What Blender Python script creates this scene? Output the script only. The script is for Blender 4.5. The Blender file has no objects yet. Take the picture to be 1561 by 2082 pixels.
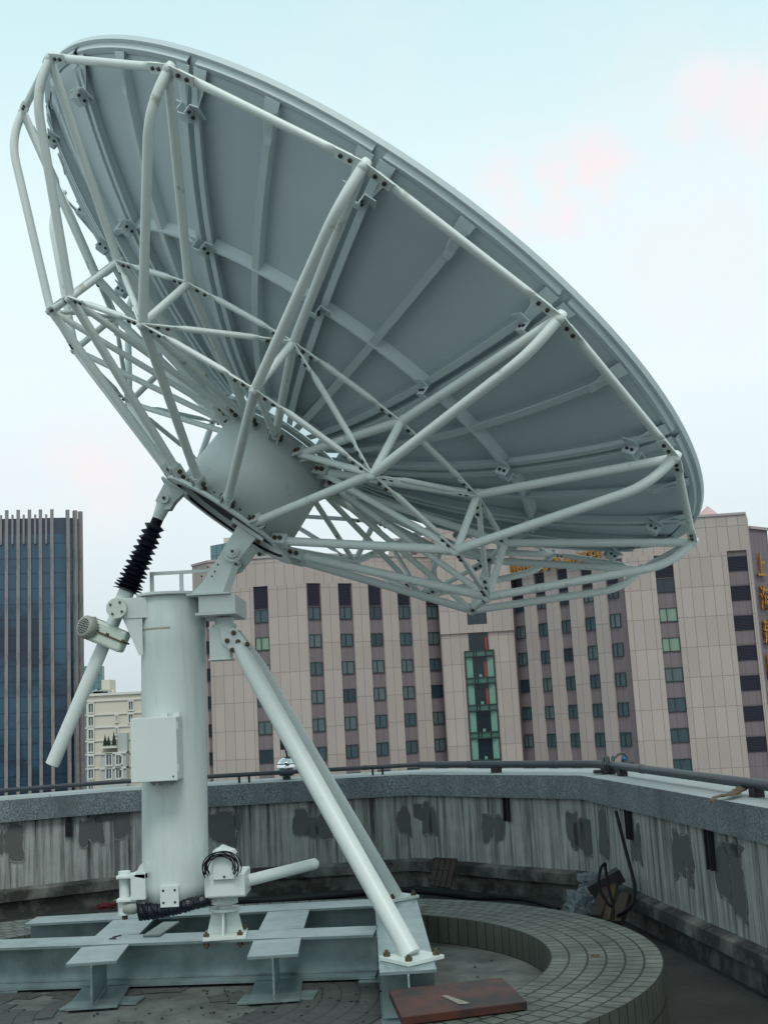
import bpy, bmesh, math, random
from mathutils import Vector, Matrix
from math import pi, sin, cos, radians
random.seed(7)
S = bpy.context.scene
V = Vector
# ------------------------------------------------------------------ camera
CAMZ = 2.1
RX = V((0.99854, 0.00908, -0.05334)); RD = V((-0.05410, 0.16756, -0.98438)); RF = V((0.0, 0.98582, 0.16781))
FPX, CX, CY = 2344.0, 780.5, 1041.0
cd = bpy.data.cameras.new('camera'); cam = bpy.data.objects.new('camera', cd); S.collection.objects.link(cam)
cam.matrix_world = Matrix(((RX.x, -RD.x, -RF.x, 0), (RX.y, -RD.y, -RF.y, 0), (RX.z, -RD.z, -RF.z, CAMZ), (0, 0, 0, 1)))
cd.sensor_fit = 'HORIZONTAL'; cd.sensor_width = 36; cd.lens = 36 * FPX / 1561
cd.clip_start = .05; cd.clip_end = 6000
S.camera = cam
# ------------------------------------------------------------------ sky, sun, exposure
S.view_settings.view_transform = 'Standard'; S.view_settings.look = 'None'
S.view_settings.exposure = 0.0; S.view_settings.gamma = 1.0
SUN_EL, SUN_AZ = radians(54), radians(172)          # azimuth clockwise from +Y
w = bpy.data.worlds.new('World'); S.world = w; w.use_nodes = True
nt = w.node_tree; nt.nodes.clear()
def nn(t, **k):
    n = nt.nodes.new(t)
    for a, b in k.items(): setattr(n, a, b)
    return n
sky = nn('ShaderNodeTexSky', sky_type='NISHITA', sun_disc=False, sun_elevation=SUN_EL, sun_rotation=SUN_AZ, air_density=1.5, dust_density=4, ozone_density=1)
b1 = nn('ShaderNodeBackground'); b1.inputs[1].default_value = .10
nt.links.new(sky.outputs[0], b1.inputs[0])
tc = nn('ShaderNodeTexCoord'); sx = nn('ShaderNodeSeparateXYZ'); nt.links.new(tc.outputs['Generated'], sx.inputs[0])
rp = nn('ShaderNodeValToRGB'); nt.links.new(sx.outputs[2], rp.inputs[0])
cr = rp.color_ramp
cr.elements[0].position = 0.0; cr.elements[0].color = (.62, .74, .78, 1)
cr.elements[1].position = .95; cr.elements[1].color = (.42, .56, .60, 1)
for p_, c_ in ((.05, (.70, .81, .85)), (.14, (.83, .94, .97)), (.26, (.92, 1.03, 1.06)), (.40, (.88, 1.05, 1.07)), (.56, (.66, .93, .97)), (.70, (.5, .7, .74))):
    e = cr.elements.new(p_); e.color = (*c_, 1)
# pink evening clouds low on the right, faint streaks elsewhere
nz = nn('ShaderNodeTexNoise'); nz.inputs['Scale'].default_value = 16; nz.inputs['Detail'].default_value = 7; nz.inputs['Roughness'].default_value = .55
nt.links.new(tc.outputs['Generated'], nz.inputs[0])
def mnode(op, a, b=None, c=None, clamp=False):
    n = nn('ShaderNodeMath', operation=op, use_clamp=clamp)
    for i_, v_ in enumerate((a, b, c)):
        if v_ is None: continue
        if hasattr(v_, 'links'): nt.links.new(v_, n.inputs[i_])
        else: n.inputs[i_].default_value = v_
    return n.outputs[0]
acc = None
for cx_, cy_, rad_, amp in ((1535, 205, .040, .8), (1565, 255, .045, .6), (1432, 175, .028, .8), (1390, 260, .020, .6), (1195, 360, .040, 1.5), (1140, 385, .042, 1.4), (1060, 400, .040, .9), (1240, 350, .02, .6), (1300, 300, .12, .25), (1420, 480, .10, .3), (190, 975, .05, .7), (120, 1010, .05, .35), (700, 40, .1, .15)):
    vd = nn('ShaderNodeVectorMath', operation='DISTANCE'); nt.links.new(tc.outputs['Generated'], vd.inputs[0]); vd.inputs[1].default_value = (RX * ((cx_ - CX) / FPX) + RD * ((cy_ - CY) / FPX) + RF).normalized()
    mr = nn('ShaderNodeMapRange', interpolation_type='SMOOTHSTEP'); nt.links.new(vd.outputs['Value'], mr.inputs[0]); mr.inputs[1].default_value = rad_ * 1.5; mr.inputs[2].default_value = rad_ * .2; mr.inputs[3].default_value = 0; mr.inputs[4].default_value = amp * .9
    acc = mr.outputs[0] if acc is None else mnode('MAXIMUM', acc, mr.outputs[0])
ns_ = mnode('MULTIPLY_ADD', nz.outputs[0], 4.0, -1.3, clamp=True)
cf = mnode('MULTIPLY', acc, ns_, clamp=True)
mx = nn('ShaderNodeMix', data_type='RGBA'); nt.links.new(cf, mx.inputs[0]); nt.links.new(rp.outputs[0], mx.inputs[6]); mx.inputs[7].default_value = (1.06, .93, .94, 1)
b2 = nn('ShaderNodeBackground'); b2.inputs[1].default_value = 1.0; nt.links.new(mx.outputs[2], b2.inputs[0])
ms = nn('ShaderNodeMixShader'); ms.inputs[0].default_value = .92
nt.links.new(b1.outputs[0], ms.inputs[1]); nt.links.new(b2.outputs[0], ms.inputs[2])
wo = nn('ShaderNodeOutputWorld'); nt.links.new(ms.outputs[0], wo.inputs[0])
sd = bpy.data.lights.new('sun', 'SUN'); sd.energy = 1.5; sd.angle = radians(18); sd.color = (1, .97, .92)
sun = bpy.data.objects.new('sun', sd); S.collection.objects.link(sun); sun.location = (20, -20, 40)
sdir = V((sin(SUN_AZ) * cos(SUN_EL), cos(SUN_AZ) * cos(SUN_EL), sin(SUN_EL)))
sun.rotation_euler = sdir.to_track_quat('Z', 'Y').to_euler()

# ------------------------------------------------------------------ helpers
def ray(px, py): return RX * ((px - CX) / FPX) + RD * ((py - CY) / FPX) + RF
def at(px, py, Y): d = ray(px, py); d = d * (Y / d.y); return V((d.x, d.y, d.z + CAMZ))     # point of the place at depth Y
def atz(px, py, z): d = ray(px, py); d = d * ((z - CAMZ) / d.z); return V((d.x, d.y, z))     # point of the place at height z

def material(name, col, rough=.6, metal=0., var=.12, scale=6., bump=0., bscale=40., dirt_or_reflection=None, dscale=1.2, dpos=(.5, .75), stretch=None, spec=.5, uv=False, con=None):
    m = bpy.data.materials.new(name); m.use_nodes = True; t = m.node_tree; L = t.links.new
    b = t.nodes['Principled BSDF']; b.inputs['Roughness'].default_value = rough; b.inputs['Metallic'].default_value = metal
    b.inputs['Specular IOR Level'].default_value = spec
    c = t.nodes.new('ShaderNodeTexCoord'); src = c.outputs['UV' if uv else 'Object']
    n = t.nodes.new('ShaderNodeTexNoise'); n.inputs['Scale'].default_value = scale; n.inputs['Detail'].default_value = 6; L(src, n.inputs[0])
    x = t.nodes.new('ShaderNodeMix'); x.data_type = 'RGBA'; L(n.outputs[0], x.inputs[0])
    if con:
        q = t.nodes.new('ShaderNodeMapRange'); L(n.outputs[0], q.inputs[0]); q.inputs[1].default_value = .5 - con; q.inputs[2].default_value = .5 + con; L(q.outputs[0], x.inputs[0]); n.inputs['Detail'].default_value = 3
    x.inputs[6].default_value = (*[k * (1 - var) for k in col], 1); x.inputs[7].default_value = (*[min(1, k * (1 + var)) for k in col], 1)
    out = x.outputs[2]
    if dirt_or_reflection:
        mpn = t.nodes.new('ShaderNodeMapping'); L(src, mpn.inputs[0]); mpn.inputs['Scale'].default_value = stretch or (1, 1, 1)
        n2 = t.nodes.new('ShaderNodeTexNoise'); n2.inputs['Scale'].default_value = dscale; n2.inputs['Detail'].default_value = 8; n2.inputs['Roughness'].default_value = .65; L(mpn.outputs[0], n2.inputs[0])
        r = t.nodes.new('ShaderNodeValToRGB'); r.color_ramp.elements[0].position = dpos[0]; r.color_ramp.elements[1].position = dpos[1]; L(n2.outputs[0], r.inputs[0])
        y = t.nodes.new('ShaderNodeMix'); y.data_type = 'RGBA'; L(r.outputs[0], y.inputs[0]); L(out, y.inputs[6]); y.inputs[7].default_value = (*dirt_or_reflection, 1)
        out = y.outputs[2]
    L(out, b.inputs['Base Color'])
    if bump:
        n3 = t.nodes.new('ShaderNodeTexNoise'); n3.inputs['Scale'].default_value = bscale; n3.inputs['Detail'].default_value = 4; L(src, n3.inputs[0])
        bp = t.nodes.new('ShaderNodeBump'); bp.inputs['Strength'].default_value = bump; bp.inputs['Distance'].default_value = .01
        L(n3.outputs[0], bp.inputs['Height']); L(bp.outputs[0], b.inputs['Normal'])
    m['out'] = 0
    return m
def col_socket(m): return m.node_tree.nodes['Principled BSDF'].inputs['Base Color'].links[0].from_socket
def grid_lines(m, wdt, hgt, line, mortar, offset=0., jitter=(1, 1, 1), bump=0.):
    """joint lines laid over the material's colour in UV metres"""
    t = m.node_tree; L = t.links.new; b = t.nodes['Principled BSDF']; src = col_socket(m)
    c = t.nodes.new('ShaderNodeTexCoord'); k = t.nodes.new('ShaderNodeTexBrick')
    k.offset = offset; k.squash = 1; k.inputs['Scale'].default_value = 1; k.inputs['Brick Width'].default_value = wdt; k.inputs['Row Height'].default_value = hgt
    k.inputs['Mortar Size'].default_value = mortar; k.inputs['Mortar Smooth'].default_value = .1; k.inputs['Bias'].default_value = 0
    k.inputs['Color1'].default_value = (1, 1, 1, 1); k.inputs['Color2'].default_value = (*jitter, 1); k.inputs['Mortar'].default_value = (*line, 1)
    L(c.outputs['UV'], k.inputs[0])
    mu = t.nodes.new('ShaderNodeMix'); mu.data_type = 'RGBA'; mu.blend_type = 'MULTIPLY'; mu.inputs[0].default_value = 1
    L(src, mu.inputs[6]); L(k.outputs['Color'], mu.inputs[7]); L(mu.outputs[2], b.inputs['Base Color'])
    if bump:
        bp = t.nodes.new('ShaderNodeBump'); bp.invert = True; bp.inputs['Strength'].default_value = bump; bp.inputs['Distance'].default_value = .006
        L(k.outputs['Fac'], bp.inputs['Height']); L(bp.outputs[0], b.inputs['Normal'])
    return m

PAINT = material('white_paint', (.62, .685, .66), .42, var=.05, scale=3, dirt_or_reflection=(.40, .43, .35), dscale=5, dpos=(.60, .85), bump=.05, bscale=60)
PILLARM = material('pillar_paint', (.585, .655, .63), .45, var=.05, scale=2, dirt_or_reflection=(.45, .52, .47), dscale=3, dpos=(.50, .85), stretch=(6, 6, .6), bump=.04, bscale=50)
SHELLM = material('reflector_paint', (.54, .63, .66), .5, var=.05, scale=1.5, bump=.12, bscale=2.5)
RIBM = material('rib_paint', (.58, .665, .675), .5, var=.05, scale=3)
TUBEM = material('truss_tube_paint', (.74, .81, .775), .42, var=.06, scale=4, dirt_or_reflection=(.30, .25, .16), dscale=4.5, dpos=(.62, .74))
GALV = material('galvanised_steel', (.29, .38, .385), .34, metal=.6, var=.2, scale=9, dirt_or_reflection=(.16, .21, .21), dscale=3.5, dpos=(.45, .75), bump=.05, bscale=90)
BOLT = material('dark_bolt', (.05, .05, .045), .5, metal=.5)
RUST = material('rusty_bolt', (.10, .078, .045), .7, metal=.3, var=.4, scale=60)
RUSTL = material('rust_stain', (.40, .39, .30), .8, var=.3, scale=30)
RUBBER = material('black_rubber', (.006, .009, .018), .38, var=.2)
BLACK = material('black_cable', (.005, .005, .008), .6, spec=.2)
MOTORM = material('motor_grey', (.30, .33, .29), .5, var=.15, scale=20, dirt_or_reflection=(.2, .16, .1), dscale=12, dpos=(.55, .8))
GEARM = material('gearbox_paint', (.58, .66, .58), .5, var=.08, scale=8, dirt_or_reflection=(.30, .20, .10), dscale=9, dpos=(.62, .85))
DARKHOLE = material('dark_opening', (.01, .012, .015), .8)
WALLM = material('weathered_render', (.34, .365, .35), .9, var=.3, scale=5, dirt_or_reflection=(.035, .04, .038), dscale=1.15, dpos=(.44, .66), stretch=(12, .45, 1), bump=.25, bscale=60, uv=True)
PATCHM = material('grey_cement_patch', (.098, .11, .106), .95, var=.18, scale=4, bump=.2, bscale=80, dirt_or_reflection=(.07, .078, .075), dscale=5)
EDGEM = material('broken_plaster_edge', (.30, .32, .30), .95, var=.4, scale=14, dirt_or_reflection=(.10, .11, .105), dscale=9, dpos=(.35, .6))
LEDGEM = material('stained_concrete_ledge', (.16, .17, .155), .95, var=.3, scale=5, dirt_or_reflection=(.03, .034, .03), dscale=2.4, dpos=(.36, .56), bump=.4, bscale=30)
COPEM = material('granite_coping', (.16, .195, .21), .6, var=.55, scale=62, con=.13, dirt_or_reflection=(.085, .105, .115), dscale=2.5, dpos=(.4, .75), stretch=(1, 1, .4))
COPET = material('granite_coping_lit_top', (.31, .355, .35), .6, var=.12, scale=60, dirt_or_reflection=(.24, .28, .28), dscale=2.5, dpos=(.45, .8), uv=True)  # same granite, paler: light falling on the top is painted into the colour
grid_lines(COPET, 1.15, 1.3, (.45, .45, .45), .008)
TILET = material('cream_grey_tile', (.14, .158, .135), .75, var=.28, scale=2.5, dirt_or_reflection=(.065, .075, .062), dscale=3.4, dpos=(.38, .66), uv=True)
grid_lines(TILET, .11, .122, (.13, .12, .13), .008, offset=.37, jitter=(.82, .84, .84), bump=.5)
TILES = material('cream_grey_side_tile', (.085, .095, .078), .75, var=.25, scale=3, dirt_or_reflection=(.06, .07, .055), dscale=2.4, dpos=(.45, .75), uv=True)
grid_lines(TILES, .105, .21, (.25, .22, .22), .006, jitter=(.8, .83, .8), bump=.5)
FLOORM = material('cement_floor', (.135, .15, .138), .9, var=.25, scale=2.5, dirt_or_reflection=(.055, .063, .057), dscale=2.2, dpos=(.38, .62), bump=.3, bscale=30)
FLOORT = material('basin_tile_floor', (.075, .085, .078), .85, var=.25, scale=1.5, dirt_or_reflection=(.045, .05, .048), dscale=1.2, dpos=(.38, .68), uv=True)
grid_lines(FLOORT, .2, .128, (.45, .45, .45), .006, offset=.5, jitter=(.9, .9, .9))
ROOFM = material('dirty_roof', (.028, .033, .031), .95, var=.3, scale=2, dirt_or_reflection=(.01, .012, .012), dscale=1.3, dpos=(.4, .7), bump=.4, bscale=25)
PIPEM = material('dark_grey_pipe', (.035, .045, .055), .5, var=.3, scale=10, dirt_or_reflection=(.07, .02, .02), dscale=3, dpos=(.68, .8))
IRON = material('dark_iron', (.012, .012, .014), .7, dirt_or_reflection=(.035, .012, .01), dscale=4)
REDWOOD = material('red_brown_board', (.085, .019, .010), .62, var=.45, scale=4, dirt_or_reflection=(.014, .009, .009), dscale=3.5, dpos=(.40, .60), bump=.15, bscale=20)
SCUFF = material('white_scuff', (.24, .22, .19), .9, var=.3, scale=30)
WOOD = material('old_wood', (.036, .026, .020), .85, var=.35, scale=7, dirt_or_reflection=(.03, .024, .02), dscale=4, stretch=(6, 6, 1), bump=.3)
WOODY = material('yellow_wood', (.06, .048, .027), .85, var=.3, scale=7, dirt_or_reflection=(.05, .04, .025), dscale=4, stretch=(6, 6, 1))
BAG = material('crumpled_plastic', (.13, .165, .18), .35, var=.4, scale=14, bump=.8, bscale=30)
LEAFM = material('dry_husk', (.10, .065, .042), .85, var=.5, scale=18, bump=.4)
REDCLOTH = material('red_cloth', (.09, .010, .012), .85, var=.3)
CHROME = material('mirror_steel', (.75, .77, .80), .06, metal=1, var=.03)
BLUEP = material('blue_plastic', (.01, .10, .24), .25)
HW = material('hotel_light_panel', (.39, .335, .305), .8, var=.06, scale=.25, uv=True); grid_lines(HW, 1.15, 3.2, (.5, .47, .5), .03, jitter=(.90, .89, .90))
HD = material('hotel_mauve_panel', (.165, .135, .145), .8, var=.08, scale=.4, uv=True); grid_lines(HD, .85, 3.2, (.65, .63, .65), .03)
HCOPE = material('hotel_coping', (.36, .31, .30), .8)
FRAME = material('dark_window_frame', (.018, .03, .032), .5)
LOUV = material('dark_louvre', (.022, .022, .04), .7, var=.2, scale=1); 
def glassmat(name, col, rough=.12, var=.35, scale=1.2, stretch=(9, 9, .15)):
    m = material(name, col, rough, var=var, scale=.6, dirt_or_reflection=tuple(c * .45 for c in col), dscale=scale, dpos=(.4, .65), stretch=stretch); return m
GL = [glassmat('curtained_glass', (.055, .095, .115)), glassmat('curtained_glass_pale', (.11, .15, .16)), glassmat('dark_glass', (.022, .042, .062)),
      glassmat('bright_green_curtain', (.24, .36, .27), var=.1)]
BAYG = material('green_bay_glass', (.05, .125, .10), .2, var=.2, scale=.8)
BAYD = material('dark_bay_glass', (.008, .016, .026), .15, var=.3, scale=.5)
BAYL = material('pale_green_jamb', (.13, .27, .215), .4)
REDSTR = material('red_panel', (.22, .035, .02), .5)
YELL = material('yellow_sign_letter', (.36, .17, .018), .5, var=.08)
YDARK = material('orange_letter_side', (.20, .07, .01), .6)
TGL = material('tower_blue_glass', (.030, .085, .14), .10, var=.25, scale=.05, dirt_or_reflection=(.012, .03, .055), dscale=.06, dpos=(.45, .55), stretch=(1, 1, .5), uv=True); grid_lines(TGL, 50, 2.0, (.45, .5, .6), .09)  # broad dark blotches painted into the glass colour as reflections
TFIN = material('tower_stone_fin', (.23, .215, .215), .8, var=.12, scale=.3, dirt_or_reflection=(.1, .085, .085), dscale=.6, dpos=(.5, .8), stretch=(3, 3, 1))
TTOP = material('tower_top_band', (.035, .05, .085), .3, var=.2)
CREAM = material('cream_render', (.60, .56, .47), .85, var=.06, scale=.1)
CREAMG = material('grey_render', (.42, .45, .44), .85, var=.08, scale=.1)
CTRIM = material('pale_trim', (.62, .62, .58), .8)
CGL = material('far_window_glass', (.07, .11, .13), .2, var=.3, scale=.4)
TEAL = material('teal_glass_tower', (.10, .20, .22), .15, var=.2, scale=.1, uv=True); grid_lines(TEAL, 1.8, 2.4, (.5, .5, .5), .12)
CONIF = material('dark_conifer', (.012, .03, .022), .9, var=.5, scale=3)
GROUNDM = material('city_ground', (.24, .25, .25), .95, var=.3, scale=.02)
BODYM = material('building_body', (.20, .20, .19), .9)

ORG = {}
class MB:
    def __init__(s): s.v = []; s.f = []; s.m = []; s.s = []; s.uv = []
    def face(s, pts, mi=0, sm=False, uv=None):
        i = len(s.v); s.v += [V(p) for p in pts]; s.f.append(list(range(i, i + len(pts)))); s.m.append(mi); s.s.append(sm); s.uv.append(uv)
    def grid(s, rows, mi=0, sm=True, closed=True, uvf=None):
        """rows of points joined into quads (shared vertices)"""
        i0 = len(s.v); n = len(rows[0])
        for r in rows: s.v += [V(p) for p in r]
        for a in range(len(rows) - 1):
            for b in range(n if closed else n - 1):
                c = (b + 1) % n
                s.f.append([i0 + a * n + b, i0 + a * n + c, i0 + (a + 1) * n + c, i0 + (a + 1) * n + b]); s.m.append(mi); s.s.append(sm)
                s.uv.append([uvf(a, b), uvf(a, b + 1), uvf(a + 1, b + 1), uvf(a + 1, b)] if uvf else None)
    def hexa(s, p, mi=0):
        """8 corners: bottom ring 0-3, top ring 4-7"""
        i = len(s.v); s.v += [V(q) for q in p]
        for f in ((3, 2, 1, 0), (4, 5, 6, 7), (0, 1, 5, 4), (1, 2, 6, 5), (2, 3, 7, 6), (3, 0, 4, 7)):
            s.f.append([i + k for k in f]); s.m.append(mi); s.s.append(False); s.uv.append(None)
    def obox(s, c, ax, ay, az, mi=0):
        """box by centre and three half-axis vectors"""
        c = V(c); s.hexa([c - ax - ay - az, c + ax - ay - az, c + ax + ay - az, c - ax + ay - az, c - ax - ay + az, c + ax - ay + az, c + ax + ay + az, c - ax + ay + az], mi)
    def box(s, x0, x1, y0, y1, z0, z1, mi=0):
        s.hexa([(x0, y0, z0), (x1, y0, z0), (x1, y1, z0), (x0, y1, z0), (x0, y0, z1), (x1, y0, z1), (x1, y1, z1), (x0, y1, z1)], mi)
    def beam(s, a, b, up, wd, hg, mi=0):
        """rectangular bar a->b, width wd across, height hg along up"""
        a = V(a); b = V(b); d = (b - a); L = d.length; d.normalize(); sd_ = d.cross(V(up)).normalized(); u = sd_.cross(d).normalized()
        s.obox((a + b) / 2, d * L / 2, sd_ * wd / 2, u * hg / 2, mi)
    def prism(s, pts, ext, mi=0):
        """planar polygon extruded by vector ext"""
        n = len(pts); ext = V(ext); i = len(s.v); s.v += [V(p) for p in pts] + [V(p) + ext for p in pts]
        s.f.append(list(range(i, i + n))[::-1]); s.f.append(list(range(i + n, i + 2 * n)))
        for k in range(n): s.f.append([i + k, i + (k + 1) % n, i + n + (k + 1) % n, i + n + k])
        s.m += [mi] * (n + 2); s.s += [False] * (n + 2); s.uv += [None] * (n + 2)
    def tube(s, path, r, n=12, mi=0, caps=True, sq=None, refn=None):
        """round bar along a path; r may be a list; sq = list of flattening factors along refn"""
        path = [V(p) for p in path]; N = len(path); rr = r if isinstance(r, (list, tuple)) else [r] * N
        rows = []; prev = V(refn) if refn is not None else None
        for i, p in enumerate(path):
            d = (path[min(i + 1, N - 1)] - path[max(i - 1, 0)]).normalized()
            if prev is None: prev = V((0, 0, 1)) if abs(d.z) < .9 else V((1, 0, 0))
            u = (prev - d * prev.dot(d)).normalized(); prev = u; w_ = d.cross(u)
            fu = sq[i] if sq else 1; fw = (2 - fu) ** .5 if sq else 1
            rows.append([p + u * (rr[i] * fu * cos(2 * pi * k / n)) + w_ * (rr[i] * (1 + (fw - 1) * .8) * sin(2 * pi * k / n)) for k in range(n)])
        s.grid(rows, mi, True)
        if caps:
            s.face(rows[0][::-1], mi); s.face(rows[-1], mi)
    def cyl(s, a, b, r, n=16, mi=0): s.tube([a, b], r, n, mi)
    def rev(s, o, ax, prof, n=32, mi=0, sm=True, a0=0, a1=2 * pi, uvf=None):
        """revolve (r, h) profile about axis ax at o"""
        o = V(o); ax = V(ax).normalized(); u = (V((0, 0, 1)) if abs(ax.z) < .9 else V((1, 0, 0))); u = (u - ax * u.dot(ax)).normalized(); w_ = ax.cross(u)
        full = abs(a1 - a0) > 6.28
        ang = [a0 + (a1 - a0) * k / n for k in range(n if full else n + 1)]
        s.grid([[o + ax * h + (u * cos(a) + w_ * sin(a)) * r for a in ang] for r, h in prof], mi, sm, full, uvf)
    def bolt(s, p, nrm, r=.012, h=.012, mi=1): s.tube([V(p) - V(nrm) * .002, V(p) + V(nrm) * h], r, 6, mi)
    def build(s, name, mats, parent=None, origin=None, bevel=0, label=None, kind=None, recalc=True):
        if not isinstance(mats, (list, tuple)): mats = [mats]
        if origin is None:
            lo = [min(p[i] for p in s.v) for i in range(3)]; hi = [max(p[i] for p in s.v) for i in range(3)]
            origin = V(((lo[0] + hi[0]) / 2, (lo[1] + hi[1]) / 2, lo[2]))
        origin = V(origin)
        me = bpy.data.meshes.new(name); me.from_pydata([p - origin for p in s.v], [], s.f)
        for m in mats: me.materials.append(m)
        me.polygons.foreach_set('material_index', s.m); me.polygons.foreach_set('use_smooth', s.s)
        if any(s.uv):
            ul = me.uv_layers.new(name='UVMap'); k = 0
            for f, u in zip(s.f, s.uv):
                for j in range(len(f)):
                    if u: ul.data[k].uv = u[j]
                    k += 1
        if recalc:
            bm = bmesh.new(); bm.from_mesh(me); bmesh.ops.recalc_face_normals(bm, faces=bm.faces); bm.to_mesh(me); bm.free()
        me.update()
        o = bpy.data.objects.new(name, me); S.collection.objects.link(o); ORG[o.name] = origin
        if parent is not None: o.parent = parent; o.location = origin - ORG[parent.name]
        else: o.location = origin
        if bevel:
            bv = o.modifiers.new('bevel', 'BEVEL'); bv.width = bevel; bv.segments = 2; bv.limit_method = 'ANGLE'
        if label: o['label'] = label
        if kind: o['kind'] = kind
        return o
def thing(name, loc, label, cat, group=None):
    o = bpy.data.objects.new(name, None); S.collection.objects.link(o); o.location = loc; o.empty_display_size = .2; ORG[o.name] = V(loc)
    o['label'] = label; o['category'] = cat
    if group: o['group'] = group
    return o
def tag(o, label, cat, group=None):
    o['label'] = label; o['category'] = cat
    if group: o['group'] = group
    return o
def smooth_path(pts, n=6):
    P = [V(p) for p in pts]; P = [P[0] * 2 - P[1]] + P + [P[-1] * 2 - P[-2]]; out = []
    for i in range(1, len(P) - 2):
        for k in range(n):
            t = k / n; a, b, c, d = P[i - 1:i + 3]
            out.append(.5 * ((2 * b) + (c - a) * t + (2 * a - 5 * b + 4 * c - d) * t * t + (3 * b - a - 3 * c + d) * t ** 3))
    return out + [P[-2]]
def fillet(a, q, b, r, n=7):
    """straight a-q-b with the corner q rounded"""
    a, q, b = V(a), V(q), V(b); p = q + (a - q).normalized() * r; s_ = q + (b - q).normalized() * r
    return [a] + [(p * (1 - t) ** 2 + q * 2 * t * (1 - t) + s_ * t * t) for t in [k / n for k in range(n + 1)]] + [b]

# ------------------------------------------------------------------ setting: ground and roof
g = MB(); n = 64; GZ = -42
g.face([(3500 * cos(2 * pi * k / n), 3500 * sin(2 * pi * k / n), GZ) for k in range(n)]); g.build('city_ground', GROUNDM, kind='structure')
ZC = 1.3                                   # top of the parapet coping
front = [V(p) for p in ((-7.2, -3.2, ZC), (-8.4, 5.0, ZC), (-6.9, 11.0, ZC), (-4.54, 13.4, ZC), (-3.35, 14.0, ZC), (.145, 14.2, ZC), (1.9, 12.35, ZC), (2.49, 7.85, ZC), (3.35, 1.2, ZC), (3.6, -3.2, ZC))]
def offs(path, d):
    out = []
    for i, p in enumerate(path):
        ns = []
        for a, b in ((i - 1, i), (i, i + 1)):
            if a >= 0 and b < len(path): t = (path[b] - path[a]).normalized(); ns.append(V((-t.y, t.x, 0)))      # outward = left of travel
        m_ = sum(ns, V()).normalized(); k = d / max(.3, m_.dot(ns[0])); out.append(p + m_ * k)
    return out
CW = .95
f = MB(); inn = offs(front, .3)
f.face([V((p.x, p.y, 0)) for p in inn]); f.build('roof_floor', ROOFM, kind='structure')
# basin floor inside the tiled ring
RC = V((-.95, 8.37, 0)); R_IN, R_OUT, ZR, ZB = 1.92, 2.65, .40, .19
f = MB(); nA = 96
rows = []; rad = [0.05 + (R_IN + .05) * k / 12 for k in range(13)]
fc = V((-1.75, 8.25, ZB))
def clipc(p):
    d = V((p.x - RC.x, p.y - RC.y, 0)); 
    if d.length > R_IN + .03: d = d.normalized() * (R_IN + .03)
    return V((RC.x + d.x, RC.y + d.y, ZB))
f.face([V((RC.x + ((R_IN + .03) * cos(q_) if cos(q_) > 0 else -(R_IN + .79) * abs(cos(q_)) ** .5), RC.y + (R_IN + .03) * (sin(q_) if cos(q_) > 0 else math.copysign(abs(sin(q_)) ** .5, sin(q_))), ZB)) for q_ in [2 * pi * k / nA for k in range(nA)]])
f.build('basin_floor', FLOORM, kind='structure')
from mathutils import noise as pnoise
f = MB(); rr_ = [.26 + .128 * k for k in range(0, 12)]
rows = [[V((fc.x + r * cos(2 * pi * k / nA), fc.y + r * sin(2 * pi * k / nA), ZB + .005)) for k in range(nA)] for r in rr_]
i0 = 0
for a in range(len(rr_) - 1):
    for b in range(nA):
        q = [rows[a][b], rows[a][(b + 1) % nA], rows[a + 1][(b + 1) % nA], rows[a + 1][b]]
        if all((V((p.x - RC.x, p.y - RC.y, 0)).length < R_IN - .01 or (p.x < RC.x and abs(p.y - RC.y) < 1.7 and p.x > -3.2)) and p.x < .05 for p in q):
            th = 2 * pi / nA * rr_[a + 1]
            if pnoise.noise(q[0] * 2.3) * 1.1 + (rr_[a] - .60) < 0: continue
            L_ = 2 * pi * rr_[a] / nA
            f.face(q, 0, False, [(b * th, a * .128), ((b + 1) * th, a * .128), ((b + 1) * th, (a + 1) * .128), (b * th, (a + 1) * .128)])
f.build('basin_paving', FLOORT, kind='structure')
# tiled ring
ring = thing('tiled_ring_kerb', (RC.x, RC.y, 0), 'raised circular kerb of small cream grey tiles around the sunken basin under the antenna frame', 'tiled kerb')
m = MB(); nA = 240; nr = 6
def rp_(r, th):
    c_, s__ = cos(th), sin(th)
    if c_ >= 0: return V((RC.x + r * c_, RC.y + r * s__, 0))
    return V((RC.x - (r + .76) * abs(c_) ** .5, RC.y + r * math.copysign(abs(s__) ** .5, s__), 0))
def th_list():
    out = [-pi / 2 + pi * k / 110 for k in range(111)]; out += [pi / 2 + pi * (.5 - .5 * cos(pi * k / 60)) for k in range(1, 60)]; return out
TH = th_list(); nA = len(TH)
def circ_row(r, z): return [rp_(r, a) + V((0, 0, z)) for a in TH]
def arcu(r):
    P_ = circ_row(r, 0); u_ = [0]
    for k in range(nA): u_.append(u_[-1] + (P_[(k + 1) % nA] - P_[k]).length)
    return u_
um, ui, uo = arcu(2.3), arcu(R_IN), arcu(R_OUT)
m.grid([circ_row(R_IN + (R_OUT - R_IN) * k / nr, ZR) for k in range(nr + 1)], 0, False, True, lambda a, b: (um[b], a * .122))
m.build('tile_top', TILET, ring)
m = MB(); m.grid([circ_row(R_IN, ZR - .001), circ_row(R_IN, ZB)], 0, True, True, lambda a, b: (ui[b], .20 - a * .2)); m.build('inner_tile_face', TILES, ring, recalc=False)
m = MB(); m.grid([circ_row(R_OUT, ZR - .001), circ_row(R_OUT, 0.0)], 0, True, True, lambda a, b: (uo[b], .405 - a * .4)); m.build('outer_tile_face', TILES, ring, recalc=False)

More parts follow.
